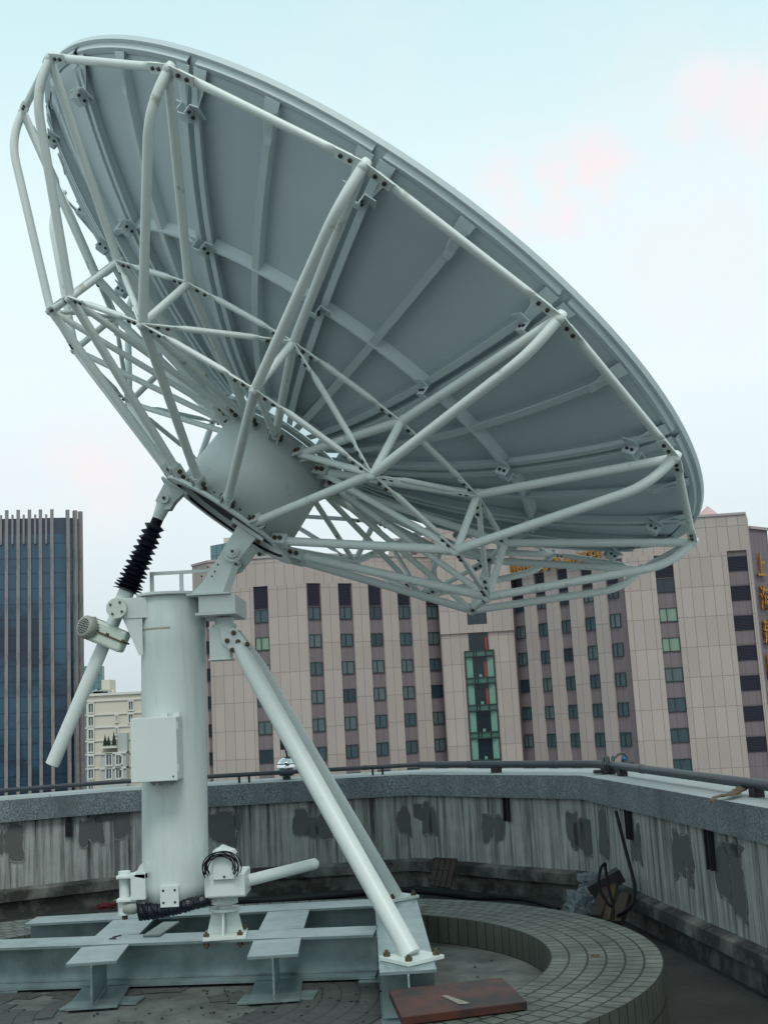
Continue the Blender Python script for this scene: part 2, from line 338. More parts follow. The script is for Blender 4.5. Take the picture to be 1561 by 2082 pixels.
# ------------------------------------------------------------------ parapet
HC = .245                                  # coping height
para = thing('parapet_wall', (front[5].x, front[5].y, 0), 'weathered roof parapet with thick grey granite coping, streaked render and grey cement patches', 'parapet wall')
back = offs(front, CW); wall_f = offs(front, .07); ledge_f = offs(front, -.03)
def lens(path):
    L_ = [0]
    for a, b in zip(path, path[1:]): L_.append(L_[-1] + (b - a).length)
    return L_
LF = lens(front)
m = MB()
for i in range(len(front) - 1):            # top (material 1), front face, underside, back
    a, b, c, d = front[i], front[i + 1], back[i + 1], back[i]
    dz = V((0, 0, -HC))
    e0, e1 = (b - a).normalized() * .0, 0
    m.face([a, b, c, d], 1, False, [(LF[i], .02), (LF[i + 1], .02), (LF[i + 1], CW), (LF[i], CW)])
    m.face([a + dz, b + dz, b, a], 0); m.face([a + dz, b + dz, c + dz, d + dz], 0); m.face([d + dz, c + dz, c, d], 0)
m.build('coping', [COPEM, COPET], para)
m = MB(); ZL = .30
for i in range(len(front) - 1):
    a, b = wall_f[i], wall_f[i + 1]; n_ = max(1, int((b - a).length / .5)); La = (b - a).length
    A = V((a.x, a.y, ZL - .03)); B = V((b.x, b.y, ZL - .03)); T0 = V((a.x, a.y, ZC - HC)); T1 = V((b.x, b.y, ZC - HC))
    m.face([A, B, T1, T0], 0, False, [(LF[i], 0), (LF[i] + La, 0), (LF[i] + La, .8), (LF[i], .8)])
m.build('rendered_wall', WALLM, para, recalc=False)
m = MB(); lb = offs(front, .07); lf = offs(front, -.015); pf = offs(front, .05)
for i in range(len(front) - 1):
    q = lambda p, z: V((p.x, p.y, z))
    n_ = max(1, int((front[i + 1] - front[i]).length / .12)); rnd = [random.uniform(-.0025, .0025) for _ in range(n_ + 1)]; rnd2 = [random.uniform(-.004, .002) for _ in range(n_ + 1)]
    def L1(pa, z, rr): return [q(pa[i].lerp(pa[i + 1], k / n_), z + rr[k]) for k in range(n_ + 1)]
    z0 = [0] * (n_ + 1)
    rows = [L1(lb, ZL + .02, rnd), L1(lf, ZL - .01, rnd), L1(lf, ZL - .115, rnd2), L1(pf, ZL - .13, rnd2), L1(pf, -.02, z0)]
    m.grid(rows, 0, False, False)
m.build('ledge', LEDGEM, para, recalc=False)
m = MB(); bo = offs(front, CW - .08)
for i in range(len(front) - 1):
    a, b = bo[i], bo[i + 1]; m.face([V((a.x, a.y, GZ)), V((b.x, b.y, GZ)), V((b.x, b.y, ZC - HC)), V((a.x, a.y, ZC - HC))])
m.build('outer_wall', BODYM, para)
# cement patches on the wall, each a thin rough-edged skin
def wall_hit(px, py, off=.066):
    d = ray(px, py); o = V((0, 0, CAMZ)); best = None
    wf = offs(front, off)
    for i in range(len(front) - 1):
        a, b = wf[i], wf[i + 1]; t = (b - a); nrm = V((t.y, -t.x, 0)).normalized(); den = d.dot(nrm)
        if abs(den) < 1e-6: continue
        k = (a - o).dot(nrm) / den
        if k <= 0: continue
        p = o + d * k; s_ = (V((p.x, p.y, a.z)) - a).dot(t) / t.length_squared
        if -.001 <= s_ <= 1.001 and (best is None or k < best[0]): best = (k, p, nrm, t.normalized())
    return best[1], best[2], best[3]
def patch(px, y0, y1, wpx, seed):
    rg = random.Random(seed); c, nrm, t = wall_hit(px, (y0 + y1) / 2); top, _, _ = wall_hit(px, y0); bot, _, _ = wall_hit(px, y1)
    k = (c - V((0, 0, CAMZ))).length / FPX; hw = wpx / 2 * k / max(.35, abs(t.dot(RX))); hh = (top.z - bot.z) / 2
    N_ = 44; ph = [rg.uniform(0, 6.3) for _ in range(4)]; pts = []
    for j in range(N_):
        a = 2 * pi * j / N_; rr = 1 + .10 * sin(2 * a + ph[0]) + .12 * sin(3 * a + ph[1]) + .07 * sin(5 * a + ph[2]) + rg.uniform(-.045, .045)
        ca, sa = cos(a), sin(a); e = .62
        pts.append(V((c.x, c.y, (top.z + bot.z) / 2)) + t * (hw * rr * math.copysign(abs(ca) ** e, ca)) + V((0, 0, 1)) * (hh * rr * math.copysign(abs(sa) ** e, sa)))
    ce = V((c.x, c.y, (top.z + bot.z) / 2)); mm = MB(); pts = [ce + (p - ce) * .90 for p in pts]
    mm.prism([p - nrm * .003 for p in pts], nrm * .008)
    mm.prism([ce + (p - ce) * (1.06 + rg.uniform(0, .10)) - nrm * .003 for p in pts], nrm * .006, 1); mm.build('cement_patch', [PATCHM, EDGEM], para)
for k, a in enumerate(((30, 1675, 1752, 34), (2, 1690, 1742, 8), (172, 1665, 1722, 22), (196, 1652, 1720, 26), (222, 1650, 1672, 50), (248, 1652, 1705, 34), (452, 1648, 1718, 62), (482, 1650, 1690, 12),
    (612, 1642, 1706, 30), (632, 1662, 1706, 30), (658, 1655, 1708, 34), (822, 1640, 1702, 26), (848, 1636, 1668, 34), (868, 1638, 1700, 22), (880, 1640, 1704, 14), (990, 1652, 1714, 20), (1014, 1654, 1716, 18),
    (1164, 1648, 1726, 20), (1178, 1662, 1730, 18), (1194, 1664, 1738, 26), (1226, 1650, 1745, 22), (1286, 1668, 1752, 12), (1299, 1680, 1756, 8), (1378, 1690, 1790, 20), (1396, 1695, 1770, 20), (1404, 1760, 1806, 10),
    (1470, 1712, 1835, 24), (1500, 1722, 1872, 22), (1488, 1715, 1740, 34))): patch(*a, seed=k * 13 + 5)
# dark iron brackets hanging under the coping
def bracket(px, y0, y1, wpx):
    a, nrm, t = wall_hit(px, y0, .0); b, _, _ = wall_hit(px, y1, .0); k = a.y / FPX; hw = wpx / 2 * k
    mm = MB(); z0 = b.z; z1 = ZC - HC - .002
    c = V((a.x, a.y, (z0 + z1) / 2)) + nrm * -.035
    mm.obox(c + t * hw * .8, t * .006, nrm * .02, V((0, 0, (z1 - z0) / 2))); mm.obox(c - t * hw * .8, t * .006, nrm * .02, V((0, 0, (z1 - z0) / 2))); mm.obox(c - nrm * .014, t * hw * .8, nrm * .005, V((0, 0, (z1 - z0) / 2)))
    mm.build('iron_bracket', IRON, para)
for a in ((141, 1660, 1702, 14), (1023, 1622, 1671, 13), (1267, 1648, 1706, 18), (1429, 1690, 1768, 24)): bracket(*a)
# pipe running along the coping
pipe = thing('rail_pipe', (front[5].x, front[5].y + .3, ZC), 'dark grey metal pipe running low along the top of the granite coping', 'pipe')
pp = offs(front, .30); zP = ZC + .095
pth = [V((p.x, p.y, zP)) for p in pp]
def dens(P):
    out = [P[0]]
    for i in range(1, len(P) - 1):
        a, q, b = P[i - 1], P[i], P[i + 1]; out += fillet(a, q, b, .25, 5)[1:-1]
    return out + [P[-1]]
m = MB(); m.tube(dens(pth[:6])[:-1] + [pth[5]], .026, 12); m.build('thin_pipe', PIPEM, pipe)
m = MB(); m.tube([pth[5]] + dens(pth[5:])[1:], .040, 14); m.build('thick_pipe', PIPEM, pipe)
def support(i, s_, wd=.05, pair=False):
    a, b = pth[i], pth[i + 1]; c = a.lerp(b, s_); t = (b - a).normalized(); nx = V((-t.y, t.x, 0)); mm = MB()
    for dd in ((-.06, .06) if pair else (0,)):
        mm.obox(V((c.x, c.y, (ZC + zP) / 2 - .012)) + t * dd, t * (wd / 2 if not pair else .012), nx * .04, V((0, 0, (zP - ZC) / 2 - .012)))
    mm.build('pipe_support', IRON, pipe)
for i, s_, pr in ((2, .55, True), (4, .16, True), (4, .42, True), (4, .66, True), (4, .86, True), (5, .45, False), (6, .12, False), (6, .79, False), (7, .3, False)): support(i, s_, .1, pr)
# pipe coupler seams are bands of their own
for i, s_, r in ((4, .82, .03), (5, .3, .044), (5, .75, .044), (6, .25, .044)):
    c = pth[i].lerp(pth[i + 1], s_); t = (pth[i + 1] - pth[i]).normalized(); m = MB(); m.cyl(c - t * .03, c + t * .03, r, 14); m.build('pipe_coupling', PIPEM, pipe)

# ------------------------------------------------------------------ city buildings
def quad_wall(m, a, b, z0, z1, mi, u0=0, v0=0, sub=None):
    L_ = (b - a).length; m.face([V((a.x, a.y, z0)), V((b.x, b.y, z0)), V((b.x, b.y, z1)), V((a.x, a.y, z1))], mi, False, [(u0, z0 - v0), (u0 + L_, z0 - v0), (u0 + L_, z1 - v0), (u0, z1 - v0)])
hotel = thing('hotel_building', (0, 138, GZ), 'large pink beige panelled hotel with rows of dark windows and green glazed bay', 'building')
_w = {}
def window(parent, c, t, nrm, wd, hg, gi, name='window', split=.42):
    key = (round(wd, 2), round(hg, 2), round(math.atan2(t.y, t.x), 3), gi, name)
    if key not in _w:
        mm = MB(); z = V((0, 0, 1)); fr = .07
        mm.obox(V() - nrm * .0, t * wd / 2, nrm * .02, z * hg / 2, 1)
        for s_ in (-1, 1):
            mm.obox(t * s_ * (wd / 2 - fr / 2) + nrm * .05, t * fr / 2, nrm * .05, z * hg / 2, 0); mm.obox(z * s_ * (hg / 2 - fr / 2) + nrm * .052, t * wd / 2, nrm * .05, z * fr / 2, 0)
        mm.obox(t * (wd * (split - .5)) + nrm * .05, t * .045, nrm * .045, z * hg / 2, 0)
        o = mm.build(name, [FRAME, GL[gi]], parent, origin=V((0, 0, 0))); o.location = c - ORG[parent.name]; _w[key] = o
    else:
        o = _w[key].copy(); S.collection.objects.link(o); o.parent = parent; o.location = c - ORG[parent.name]
    return o
def louvre(parent, c, t, nrm, wd, hg, name='louvre_panel'):
    mm = MB(); z = V((0, 0, 1)); mm.obox(V(), t * wd / 2, nrm * .02, z * hg / 2)
    k = int(hg / .16)
    for j in range(k): mm.obox(z * (-hg / 2 + hg * (j + .5) / k) + nrm * .06, t * wd / 2, nrm * .04, z * .03)
    o = mm.build(name, LOUV, parent, origin=V((0, 0, 0))); o.location = c - ORG[parent.name]; return o
ROW0 = 13.42                               # centre height of the top window row
def facade(a, b, strips, wins, ztop, rows=9, top_louvre=True, vofs=0.4, gl=None, dark_from=None, seed=1):
    """a,b plan corners (left to right); strips = [(s0,s1)] metres of recessed mauve bays with windows inside"""
    rg = random.Random(seed); t = (b - a).normalized(); nrm = V((t.y, -t.x, 0)); L_ = (b - a).length
    m = MB(); quad_wall(m, a - nrm * .25 - t * (.6 if seed == 5 else 0), b - nrm * .25, GZ, ztop - .6, 0, 0, vofs); m.build('recessed_wall', HD, hotel, recalc=False)
    m = MB(); edges = [0] + [x for s_ in strips for x in s_] + [L_]
    for k in range(0, len(edges), 2):
        s0, s1 = edges[k], edges[k + 1]
        if s1 - s0 < .05: continue
        p, q = a + t * s0, a + t * s1; quad_wall(m, p, q, GZ, 16.9, 0, -(s1 - s0) / 2, vofs)
        m.face([V((p.x, p.y, GZ)), V((p.x, p.y, 16.9)), V((p.x, p.y, 16.9)) - nrm * .25, V((p.x, p.y, GZ)) - nrm * .25], 0, False, [(.3, 1), (.3, 3), (.5, 3), (.5, 1)])
        m.face([V((q.x, q.y, GZ)), V((q.x, q.y, 16.9)), V((q.x, q.y, 16.9)) - nrm * .25, V((q.x, q.y, GZ)) - nrm * .25], 0, False, [(.3, 1), (.3, 3), (.5, 3), (.5, 1)])
    quad_wall(m, a, b, 16.9, ztop, 0, 0, vofs)
    m.face([V((a.x, a.y, 16.9)), V((b.x, b.y, 16.9)), V((b.x, b.y, 16.9)) - nrm * .25, V((a.x, a.y, 16.9)) - nrm * .25], 0, False, [(.3, 1), (.3, 3), (.5, 3), (.5, 1)])
    m.build('pilaster_wall', HW, hotel, recalc=False)
    m = MB(); m.beam(V((a.x, a.y, ztop)) - nrm * .1, V((b.x, b.y, ztop)) - nrm * .1, (0, 0, 1), .5, .25); m.build('roof_coping', HCOPE, hotel)
    for (s_, wd, hg, z0, ty) in wins:
        c0 = a + t * s_ - nrm * .22
        for r in range(rows):
            z = z0 - 3.2 * r
            if z < -6.5: break
            if ty == 'w':
                gi = rg.choice((0, 0, 1, 1, 2))
                if gl and (r in gl): gi = gl[r]
                window(hotel, V((c0.x, c0.y, z)), t, nrm, wd, hg, gi)
            else: louvre(hotel, V((c0.x, c0.y, z)), t, nrm, wd, hg)
        if ty == 'w' and top_louvre: louvre(hotel, V((c0.x, c0.y, z0 + 2.17)), t, nrm, wd, 2.55)
def P(px, py, Y): p = at(px, py, Y); return V((p.x, p.y, 0))
q0, q1, q2, q3 = P(398, 1450, 138), P(431, 1450, 135), P(633, 1450, 133.2), P(911, 1450, 142)
q4, q5 = P(1057, 1450, 139.8), P(1292, 1450, 125.2)
q6 = P(1559, 1450, 123.8); q3b = P(906, 1450, 140.6); q4b = q4
def sp(a, b, pxs, pys=1450):
    """turn pixel columns at the given row into metres along the wall a-b"""
    out = []
    for x in pxs:
        d = ray(x, pys); t = (b - a); nrm = V((t.y, -t.x, 0)); k = a.dot(nrm) / d.dot(nrm); p = V((d.x * k, d.y * k, 0)); out.append((p - a).dot(t) / t.length)
    return out
L01 = (q1 - q0).length
facade(q0, q1, [(L01 - 1.15, L01 - .1)], [(L01 - .62, .95, 1.5, ROW0, 'w')], 20.3, top_louvre=False, gl={i: 2 for i in range(9)}, seed=2)
s_ = sp(q1, q2, (523, 553)); facade(q1, q2, [(s_[0], s_[1])], [((s_[0] + s_[1]) / 2, 1.62, 1.5, ROW0, 'w')], 20.3, gl={1: 3, 2: 3, 0: 0}, seed=3)
s_ = sp(q2, q3, (634.5, 663, 699, 728, 761, 789, 821, 848.5, 879, 906)); pr = [(s_[k], s_[k + 1]) for k in range(0, 10, 2)]
facade(q2, q3, pr, [((x0 + x1) / 2, 1.56, 1.5, ROW0, 'w') for x0, x1 in pr], 20.3, seed=4)
s_ = sp(q4, q5, (1057.5, 1081, 1105, 1127, 1153, 1175, 1202, 1226, 1252, 1291)); pr = [(s_[k], s_[k + 1]) for k in range(0, 10, 2)]
pw = [(x0 + (x1 - x0) / 2, 1.5) for x0, x1 in pr]; pw[-1] = (pr[-1][0] + .95, 1.5)
facade(q4, q5, pr, [(c, wd, 1.5, ROW0, 'w') for c, wd in pw], 20.9, seed=5)
s_ = sp(q5, q6, (1358.5, 1397, 1511, 1552.5)); pr = [(s_[0], s_[1]), (s_[2], s_[3])]
facade(q5, q6, pr, [((s_[0] + s_[1]) / 2, 1.88, 1.5, ROW0 + .2, 'w'), ((s_[2] + s_[3]) / 2, 2.1, 1.6, 15.5, 'l')], 20.9, gl={1: 3, 2: 3}, top_louvre=True, seed=6)
# side return, sign wing
q7 = P(1562, 1450, 128); q8 = P(1600, 1450, 130.5)
m = MB(); quad_wall(m, q6, q7, GZ, 20.9, 0); m.build('side_wall', HW, hotel)
m = MB(); quad_wall(m, q7, q8, GZ, 19.9, 0, 0, .4); q9 = q8 + V((3, 14, 0)); quad_wall(m, q8, q9, GZ, 19.9, 0); m.build('sign_wing', HD, hotel, recalc=False)
m = MB(); m.beam(V((q7.x, q7.y, 19.9)), V((q8.x, q8.y, 19.9)), (0, 0, 1), .5, .3); m.build('roof_coping', HCOPE, hotel)
m = MB()
m.face([V((p.x, p.y, 19.6)) for p in (q0, q1, q2, q3, q3 + V((0, 20, 0)), q0 + V((-2, 22, 0)))]); m.face([V((p.x, p.y, 19.6)) for p in (q4, q5, q6, q7, q8, q8 + V((2, 20, 0)), q4 + V((0, 22, 0)))])
m.build('flat_roof', HCOPE, hotel)
# centre tower with glazed bay
t = (q4b - q3b).normalized(); nr_ = V((t.y, -t.x, 0)); LT = (q4b - q3b).length
b0, b1 = sp(q3b, q4b, (953, 1012))
m = MB(); a_ = q3b + nr_ * .9; c_ = q4b + nr_ * .9
ZT = 10.5
for s0, s1, z0, z1 in ((0, b0 + .55, GZ, ZT), (b1 - .55, LT, GZ, ZT)): quad_wall(m, a_ + t * s0, a_ + t * s1, z0, z1, 0, s0, .4)
quad_wall(m, a_ + V((0, 6, 0)), a_, GZ, ZT, 0); quad_wall(m, c_, c_ + V((0, 6, 0)), GZ, ZT, 0)
m.build('bay_side_wall', HW, hotel, recalc=False)
m = MB(); up_ = nr_ * .25
quad_wall(m, a_ + up_, a_ + t * (b0 + .55) + up_, ZT, 23.6, 0, 0, .4); quad_wall(m, a_ + t * (b1 - .55) + up_, c_ + up_, ZT, 23.6, 0, b1, .4)
quad_wall(m, a_ + t * (b0 + .55) + up_, a_ + t * (b1 - .55) + up_, ZT, 11.45, 0, b0, .4); quad_wall(m, a_ + t * (b0 + .55) + up_, a_ + t * (b1 - .55) + up_, 14.05, 23.6, 0, b0, .4)
m.face([V((a_.x, a_.y, ZT)), V((c_.x, c_.y, ZT)), V((c_.x, c_.y, ZT)) + up_, V((a_.x, a_.y, ZT)) + up_])
m.build('tower_head', HW, hotel, recalc=False)
m = MB()
quad_wall(m, a_ + up_ + V((0, 18, 0)), a_ + up_, GZ, 23.6, 0); quad_wall(m, c_ + up_, c_ + up_ + V((0, 18, 0)), GZ, 23.6, 0)
m.face([V((p.x, p.y, 23.6)) for p in (a_ + up_, c_ + up_, c_ + V((0, 18, 0)), a_ + V((0, 18, 0)))])
pa, pb = P(808, 1450, 147), P(930, 1450, 147); quad_wall(m, pa, pb, 15, 23.6, 0); quad_wall(m, pa + V((0, 12, 0)), pa, 15, 23.6, 0)
m.build('tower_side', HW, hotel)
m = MB(); pv = P(860, 1450, 146.8); m.obox(V((pv.x, pv.y, 20)), V((.35, 0, 0)), V((0, .1, 0)), V((0, 0, 3.4))); m.build('dark_band', HD, hotel)  # darker upright strip standing slightly proud of the wall
def bay_pt(s_, out=0.): p = a_ + t * s_ + nr_ * out; return V((p.x, p.y, 0))
bw = b1 - b0; ctr = (b0 + b1) / 2
def panel(m, s0, s1, o0, o1, z0, z1, mi): quad = [bay_pt(s0, o0) + V((0, 0, z0)), bay_pt(s1, o1) + V((0, 0, z0)), bay_pt(s1, o1) + V((0, 0, z1)), bay_pt(s0, o0) + V((0, 0, z1))]; m.face(quad, mi)
m = MB(); c0 = bay_pt(ctr, .02); m.obox(V((c0.x, c0.y, 12.75)), t * (bw / 2 - .55), nr_ * .05, V((0, 0, 1.3)), 1); m.obox(V((c0.x, c0.y, 12.75)) + nr_ * .06, t * .05, nr_ * .05, V((0, 0, 1.3)), 0); m.build('tower_window', [FRAME, GL[2]], hotel)
m = MB(); m.obox(V((c0.x, c0.y, 9.4)), t * (bw / 2 - .55), nr_ * .03, V((0, 0, 1.1)), 0)
cr_ = bay_pt(b1 - .85, .06); m.obox(V((cr_.x, cr_.y, 9.15)), t * .12, nr_ * .03, V((0, 0, .75)), 1); m.build('bay_top_window', [BAYD, REDSTR], hotel)
m = MB(); fl = 3.2; zt0 = 8.3
OUT = [(b0, .12), (b0 + bw * .30, .42), (b0 + bw * .40, .55), (b0 + bw * .72, .55), (b1, .12)]
for r in range(6):
    zt = zt0 - fl * r; zb = zt - .68
    for (s0, o0), (s1, o1) in zip(OUT, OUT[1:]):
        panel(m, s0, s1, o0, o1, zb, zt, 1)
        for s_c, o_c in ((s0, o0), (s1, o1)): p = bay_pt(s_c, o_c); m.obox(V((p.x, p.y, (zb + zt) / 2)), t * .07, nr_ * .07, V((0, 0, .36)), 0)
        pa_, pb_ = bay_pt(s0, o0 + .03), bay_pt(s1, o1 + .03)
        for z_ in (zt, zb): m.beam(pa_ + V((0, 0, z_)), pb_ + V((0, 0, z_)), (0, 0, 1), .16, .12, 0)
    pz0 = zb - (fl - .68)
    for s_c in (b0, b1): p = bay_pt(s_c, .12); m.obox(V((p.x, p.y, (pz0 + zb) / 2)), t * .09, nr_ * .09, V((0, 0, (fl - .68) / 2)), 0)
    panel(m, b0 + .15, b0 + .85, .1, .1, pz0, zb, 3); panel(m, b1 - .85, b1 - .15, .1, .1, pz0, zb, 3)
    panel(m, b0 + .85, b1 - .85, .08, .08, pz0, zb, 2)
    if r < 2: panel(m, b1 - 1.25, b1 - .92, .11, .11, pz0, zb - .55, 4)
    p = bay_pt(ctr, .2); m.obox(V((p.x, p.y, pz0 + .22)), t * .17, nr_ * .1, V((0, 0, .17)), 3)
m.build('glazed_bay', [FRAME, BAYG, BAYD, BAYL, REDSTR], hotel, recalc=False)
# yellow sign letters
def letters(txt, name, c, t, nrm, size, depth, mats, parent, sxl=1.):
    cu = bpy.data.curves.new(name, 'FONT'); cu.body = txt; cu.size = size; cu.extrude = depth; cu.align_x = 'LEFT'; cu.offset = size * .008
    tmp = bpy.data.objects.new('tmp', cu); S.collection.objects.link(tmp); dg = bpy.context.evaluated_depsgraph_get()
    me = bpy.data.meshes.new_from_object(tmp.evaluated_get(dg)); bpy.data.objects.remove(tmp); me.materials.clear()
    for m_ in mats: me.materials.append(m_)
    for p in me.polygons: p.material_index = 0 if abs(p.normal.z) > .5 else 1
    me.transform(Matrix(((t.x * sxl, 0, nrm.x, 0), (t.y * sxl, 0, nrm.y, 0), (0, 1, 0, 0), (0, 0, 0, 1))))
    o = bpy.data.objects.new(name, me); S.collection.objects.link(o); o.parent = parent; o.location = c - ORG[parent.name]; ORG[o.name] = c
    return o
t6 = (q8 - q7).normalized(); n6 = V((t6.y, -t6.x, 0))
zs = {0: 14.55, 1: 10.85, 2: 7.1, 3: 3.3, 4: -.5}
for k, ch in enumerate('\u4e0a\u6d77\u5efa\u56fd\u5bbe'):
    c = q7 + t6 * .25 + n6 * .3; letters(ch, 'sign_character', V((c.x, c.y, zs[k])), t6, n6, 2.9, .12, [YELL, YDARK], hotel, .62)
t4 = (q5 - q4).normalized(); n4 = V((t4.y, -t4.x, 0))
c = q4 + t4 * .6 + n4 * .35; letters('JIANGUO HOTEL', 'sign_lettering', V((c.x, c.y, 17.0)), t4, n4, 1.85, .15, [YELL, YDARK], hotel, 1.08)
# little pavilion on the hotel roof
pv = thing('rooftop_pavilion', at(1440, 1052, 131), 'small pink pavilion with a pointed roof on top of the right hotel wing', 'pavilion')
m = MB(); o_ = ORG[pv.name]; n8 = 8
m.rev(o_ - V((0, 0, 3)), (0, 0, 1), [(1.1, 0), (1.1, 3.2)], 8, 0, False); m.build('drum', material('pink_panel', (.55, .40, .37), .8), pv)
m = MB(); m.rev(o_, (0, 0, 1), [(1.25, .15), (1.25, .22), (.02, 1.35)], 8, 0, False); m.build('pointed_roof', material('pink_roof', (.58, .40, .38), .8), pv)

# glass tower, left
tw = thing('glass_tower', (-50, 152, GZ), 'tall dark blue glass office tower with brown stone fins and rounded corner at left', 'building')
ta = P(-260, 1470, 146.5); tb = P(127, 1470, 151.0); tt = (tb - ta).normalized(); tn = V((tt.y, -tt.x, 0)); LTT = (tb - ta).length
ZTW = 29.4; rc = 2.4; cc = tb - tn * rc
arc = [cc + tn * rc * cos(a) + tt * rc * sin(a) for a in [pi / 2 * k / 8 for k in range(9)]]
plan = [ta, tb] + arc[1:] + [arc[-1] + V((-.36, .93, 0)) * 25, ta - tn * 28]
m = MB(); u = 0
for a, b in zip(plan, plan[1:]): quad_wall(m, a, b, GZ, ZTW - 2.2, 0, u); u += (b - a).length
m.build('curtain_wall', TGL, tw, recalc=False)
m = MB()
for a, b in zip(plan, plan[1:]): quad_wall(m, a, b, ZTW - 2.2, ZTW, 0, u)
m.face([V((p.x, p.y, ZTW - .5)) for p in plan]); m.build('top_band', TTOP, tw)
m = MB(); p = P(150, 1470, 149.6)
def fin(c, nrm, tt_, wd, dp, z0, z1, nm='stone_fin'):
    mm = MB(); mm.obox(V((c.x, c.y, (z0 + z1) / 2)) + nrm * dp / 2, tt_ * wd / 2, nrm * (dp / 2), V((0, 0, (z1 - z0) / 2))); mm.build(nm, TFIN, tw)
for x in (-58, -34, -10, 13.5, 37.5, 61, 84, 108):
    s0 = sp(ta, tb, (x,), 1470)[0]; fin(ta + tt * s0, tn, tt, .42, .40, GZ, ZTW + 1.1)
for x in (1.5, 25.5, 49, 73, 96):
    s0 = sp(ta, tb, (x,), 1470)[0]; fin(ta + tt * s0, tn, tt, .25, .35, ZTW - 3.5, ZTW + .45, 'short_fin')
for a in (.32, .72, 1.12): 
    nrm = tn * cos(a) + tt * sin(a); fin(cc + nrm * rc, nrm, V((-nrm.y, nrm.x, 0)), .42, .5, GZ, ZTW + 1.0)
# cream apartment block
ca = thing('cream_apartment_block', at(230, 1590, 268), 'small distant cream apartment block with grey windows between the glass tower and the pillar', 'building')
D = 268.
def X(px, py=1500, Y=D): return at(px, py, Y).x
def Zc(py, px=230, Y=D): return at(px, py, Y).z
m = MB(); x0, x1 = X(176), X(330); zt = Zc(1412); zb = -40
m.hexa([(x0, D, zb), (x1, D, zb), (x1, D + 15, zb), (x0, D + 15, zb), (x0, D, zt), (x1, D, zt), (x1, D + 15, zt), (x0, D + 15, zt)])
m.build('wall', CREAM, ca)
m = MB()
for py, hgt, o_ in ((1411, .55, .5), (1424, .3, .3), (1452, .25, .3), (1478, .25, .3), (1505, .25, .3), (1532, .25, .3), (1561, .25, .3)):
    z = Zc(py); m.box(x0 - o_, x1, D - o_, D, z - hgt / 2, z + hgt / 2)
m.build('cornice_band', CTRIM, ca)
m = MB(); gx0, gx1 = X(212), X(262); m.box(gx0, gx1, D - 3, D - .01, zb, Zc(1532)); m.box(X(243), gx1, D - 2, D - .02, Zc(1532), Zc(1492)); m.build('grey_bay', CREAMG, ca)
m = MB()
for py in (1519, 1531, 1561): z = Zc(py); m.box(gx0 - .3, gx1 if py > 1520 else X(243), D - 3.4, D - .0, z - .18, z + .18)
m.build('terrace_edge', CTRIM, ca)
def cwin(px, py, wpx, hpx, Y=D):
    k = Y / FPX; c = at(px, py, Y); w_, h_ = wpx * k / 2, hpx * k / 2; mm = MB(); mm.box(c.x - w_, c.x + w_, Y - .12, Y - .02, c.z - h_, c.z + h_, 1)
    mm.box(c.x - w_ - .25, c.x + w_ + .25, Y - .4, Y - .0, c.z + h_, c.z + h_ + .3); mm.box(c.x - w_ - .25, c.x + w_ + .25, Y - .4, Y - .0, c.z - h_ - .3, c.z - h_); mm.box(c.x - .08, c.x + .08, Y - .2, Y - .13, c.z - h_, c.z + h_)
    for s_ in (-1, 1): mm.box(c.x + s_ * (w_ + .12) - .12, c.x + s_ * (w_ + .12) + .12, Y - .38, Y, c.z - h_, c.z + h_)
    mm.build('window', [CTRIM, CGL], ca)
for k in range(7): cwin(185.5, 1440 + 26.7 * k, 9, 17)
for py in (1435, 1461): cwin(266.5, py, 8, 16)
for py in (1461, 1487, 1511): cwin(238, py, 3.5, 12)
for py in (1545, 1573): cwin(222, py, 10, 20, D - 3); cwin(241, py, 8, 18, D - 3); cwin(248, py, 2, 14, D - 3)
m = MB(); rg = random.Random(3)
zr = Zc(1408)
for k in range(9): 
    xx = X(186) + rg.uniform(0, 1) * (X(222) - X(186)); m.box(xx, xx + rg.uniform(.5, 1.6), D + 1, D + 3, zt, zt + rg.uniform(.6, 1.5))
m.box(X(186), X(218), D + .8, D + .95, zt + .9, zt + 1.1); m.build('rooftop_plant', CREAMG, ca)
m = MB(); m.rev(V((X(224.5), D + 2, zt)), (0, 0, 1), [(.45, 0), (.45, .9), (.3, 1.1), (.0, 1.15)], 12); m.build('water_tank', CTRIM, ca)
m = MB(); m.box(X(190), X(207), D + 8, D + 14, zt, Zc(1379)); m.build('stair_head', CREAM, ca)
for px, py, h in ((214, 1519, 2.7), (221, 1519, 2.3), (232, 1519, 3.3)):
    c = at(px, py, D - 2.6); o_ = V((c.x, c.y, Zc(1517))); m = MB()
    rg = random.Random(px)
    m.rev(o_, (0, 0, 1), [(0, .1)] + [(.62 * (1 - k / 12) * (1.15 if k % 2 else .8), .15 + h * k / 12 - (.1 if k % 2 else 0)) for k in range(12)] + [(0, h + .2)], 9, 0, False)
    m.cyl(o_ - V((0, 0, .1)), o_ + V((0, 0, h * .8)), .07, 6)
    tag(m.build('potted_conifer', CONIF), {214: 'small pointed dark conifer at the left end of the distant cream block terrace', 221: 'shortest dark conifer, middle of three on the distant cream block terrace', 232: 'tallest pointed dark conifer, right of three on the distant cream block terrace'}[px], 'tree', 'conifers on the terrace')
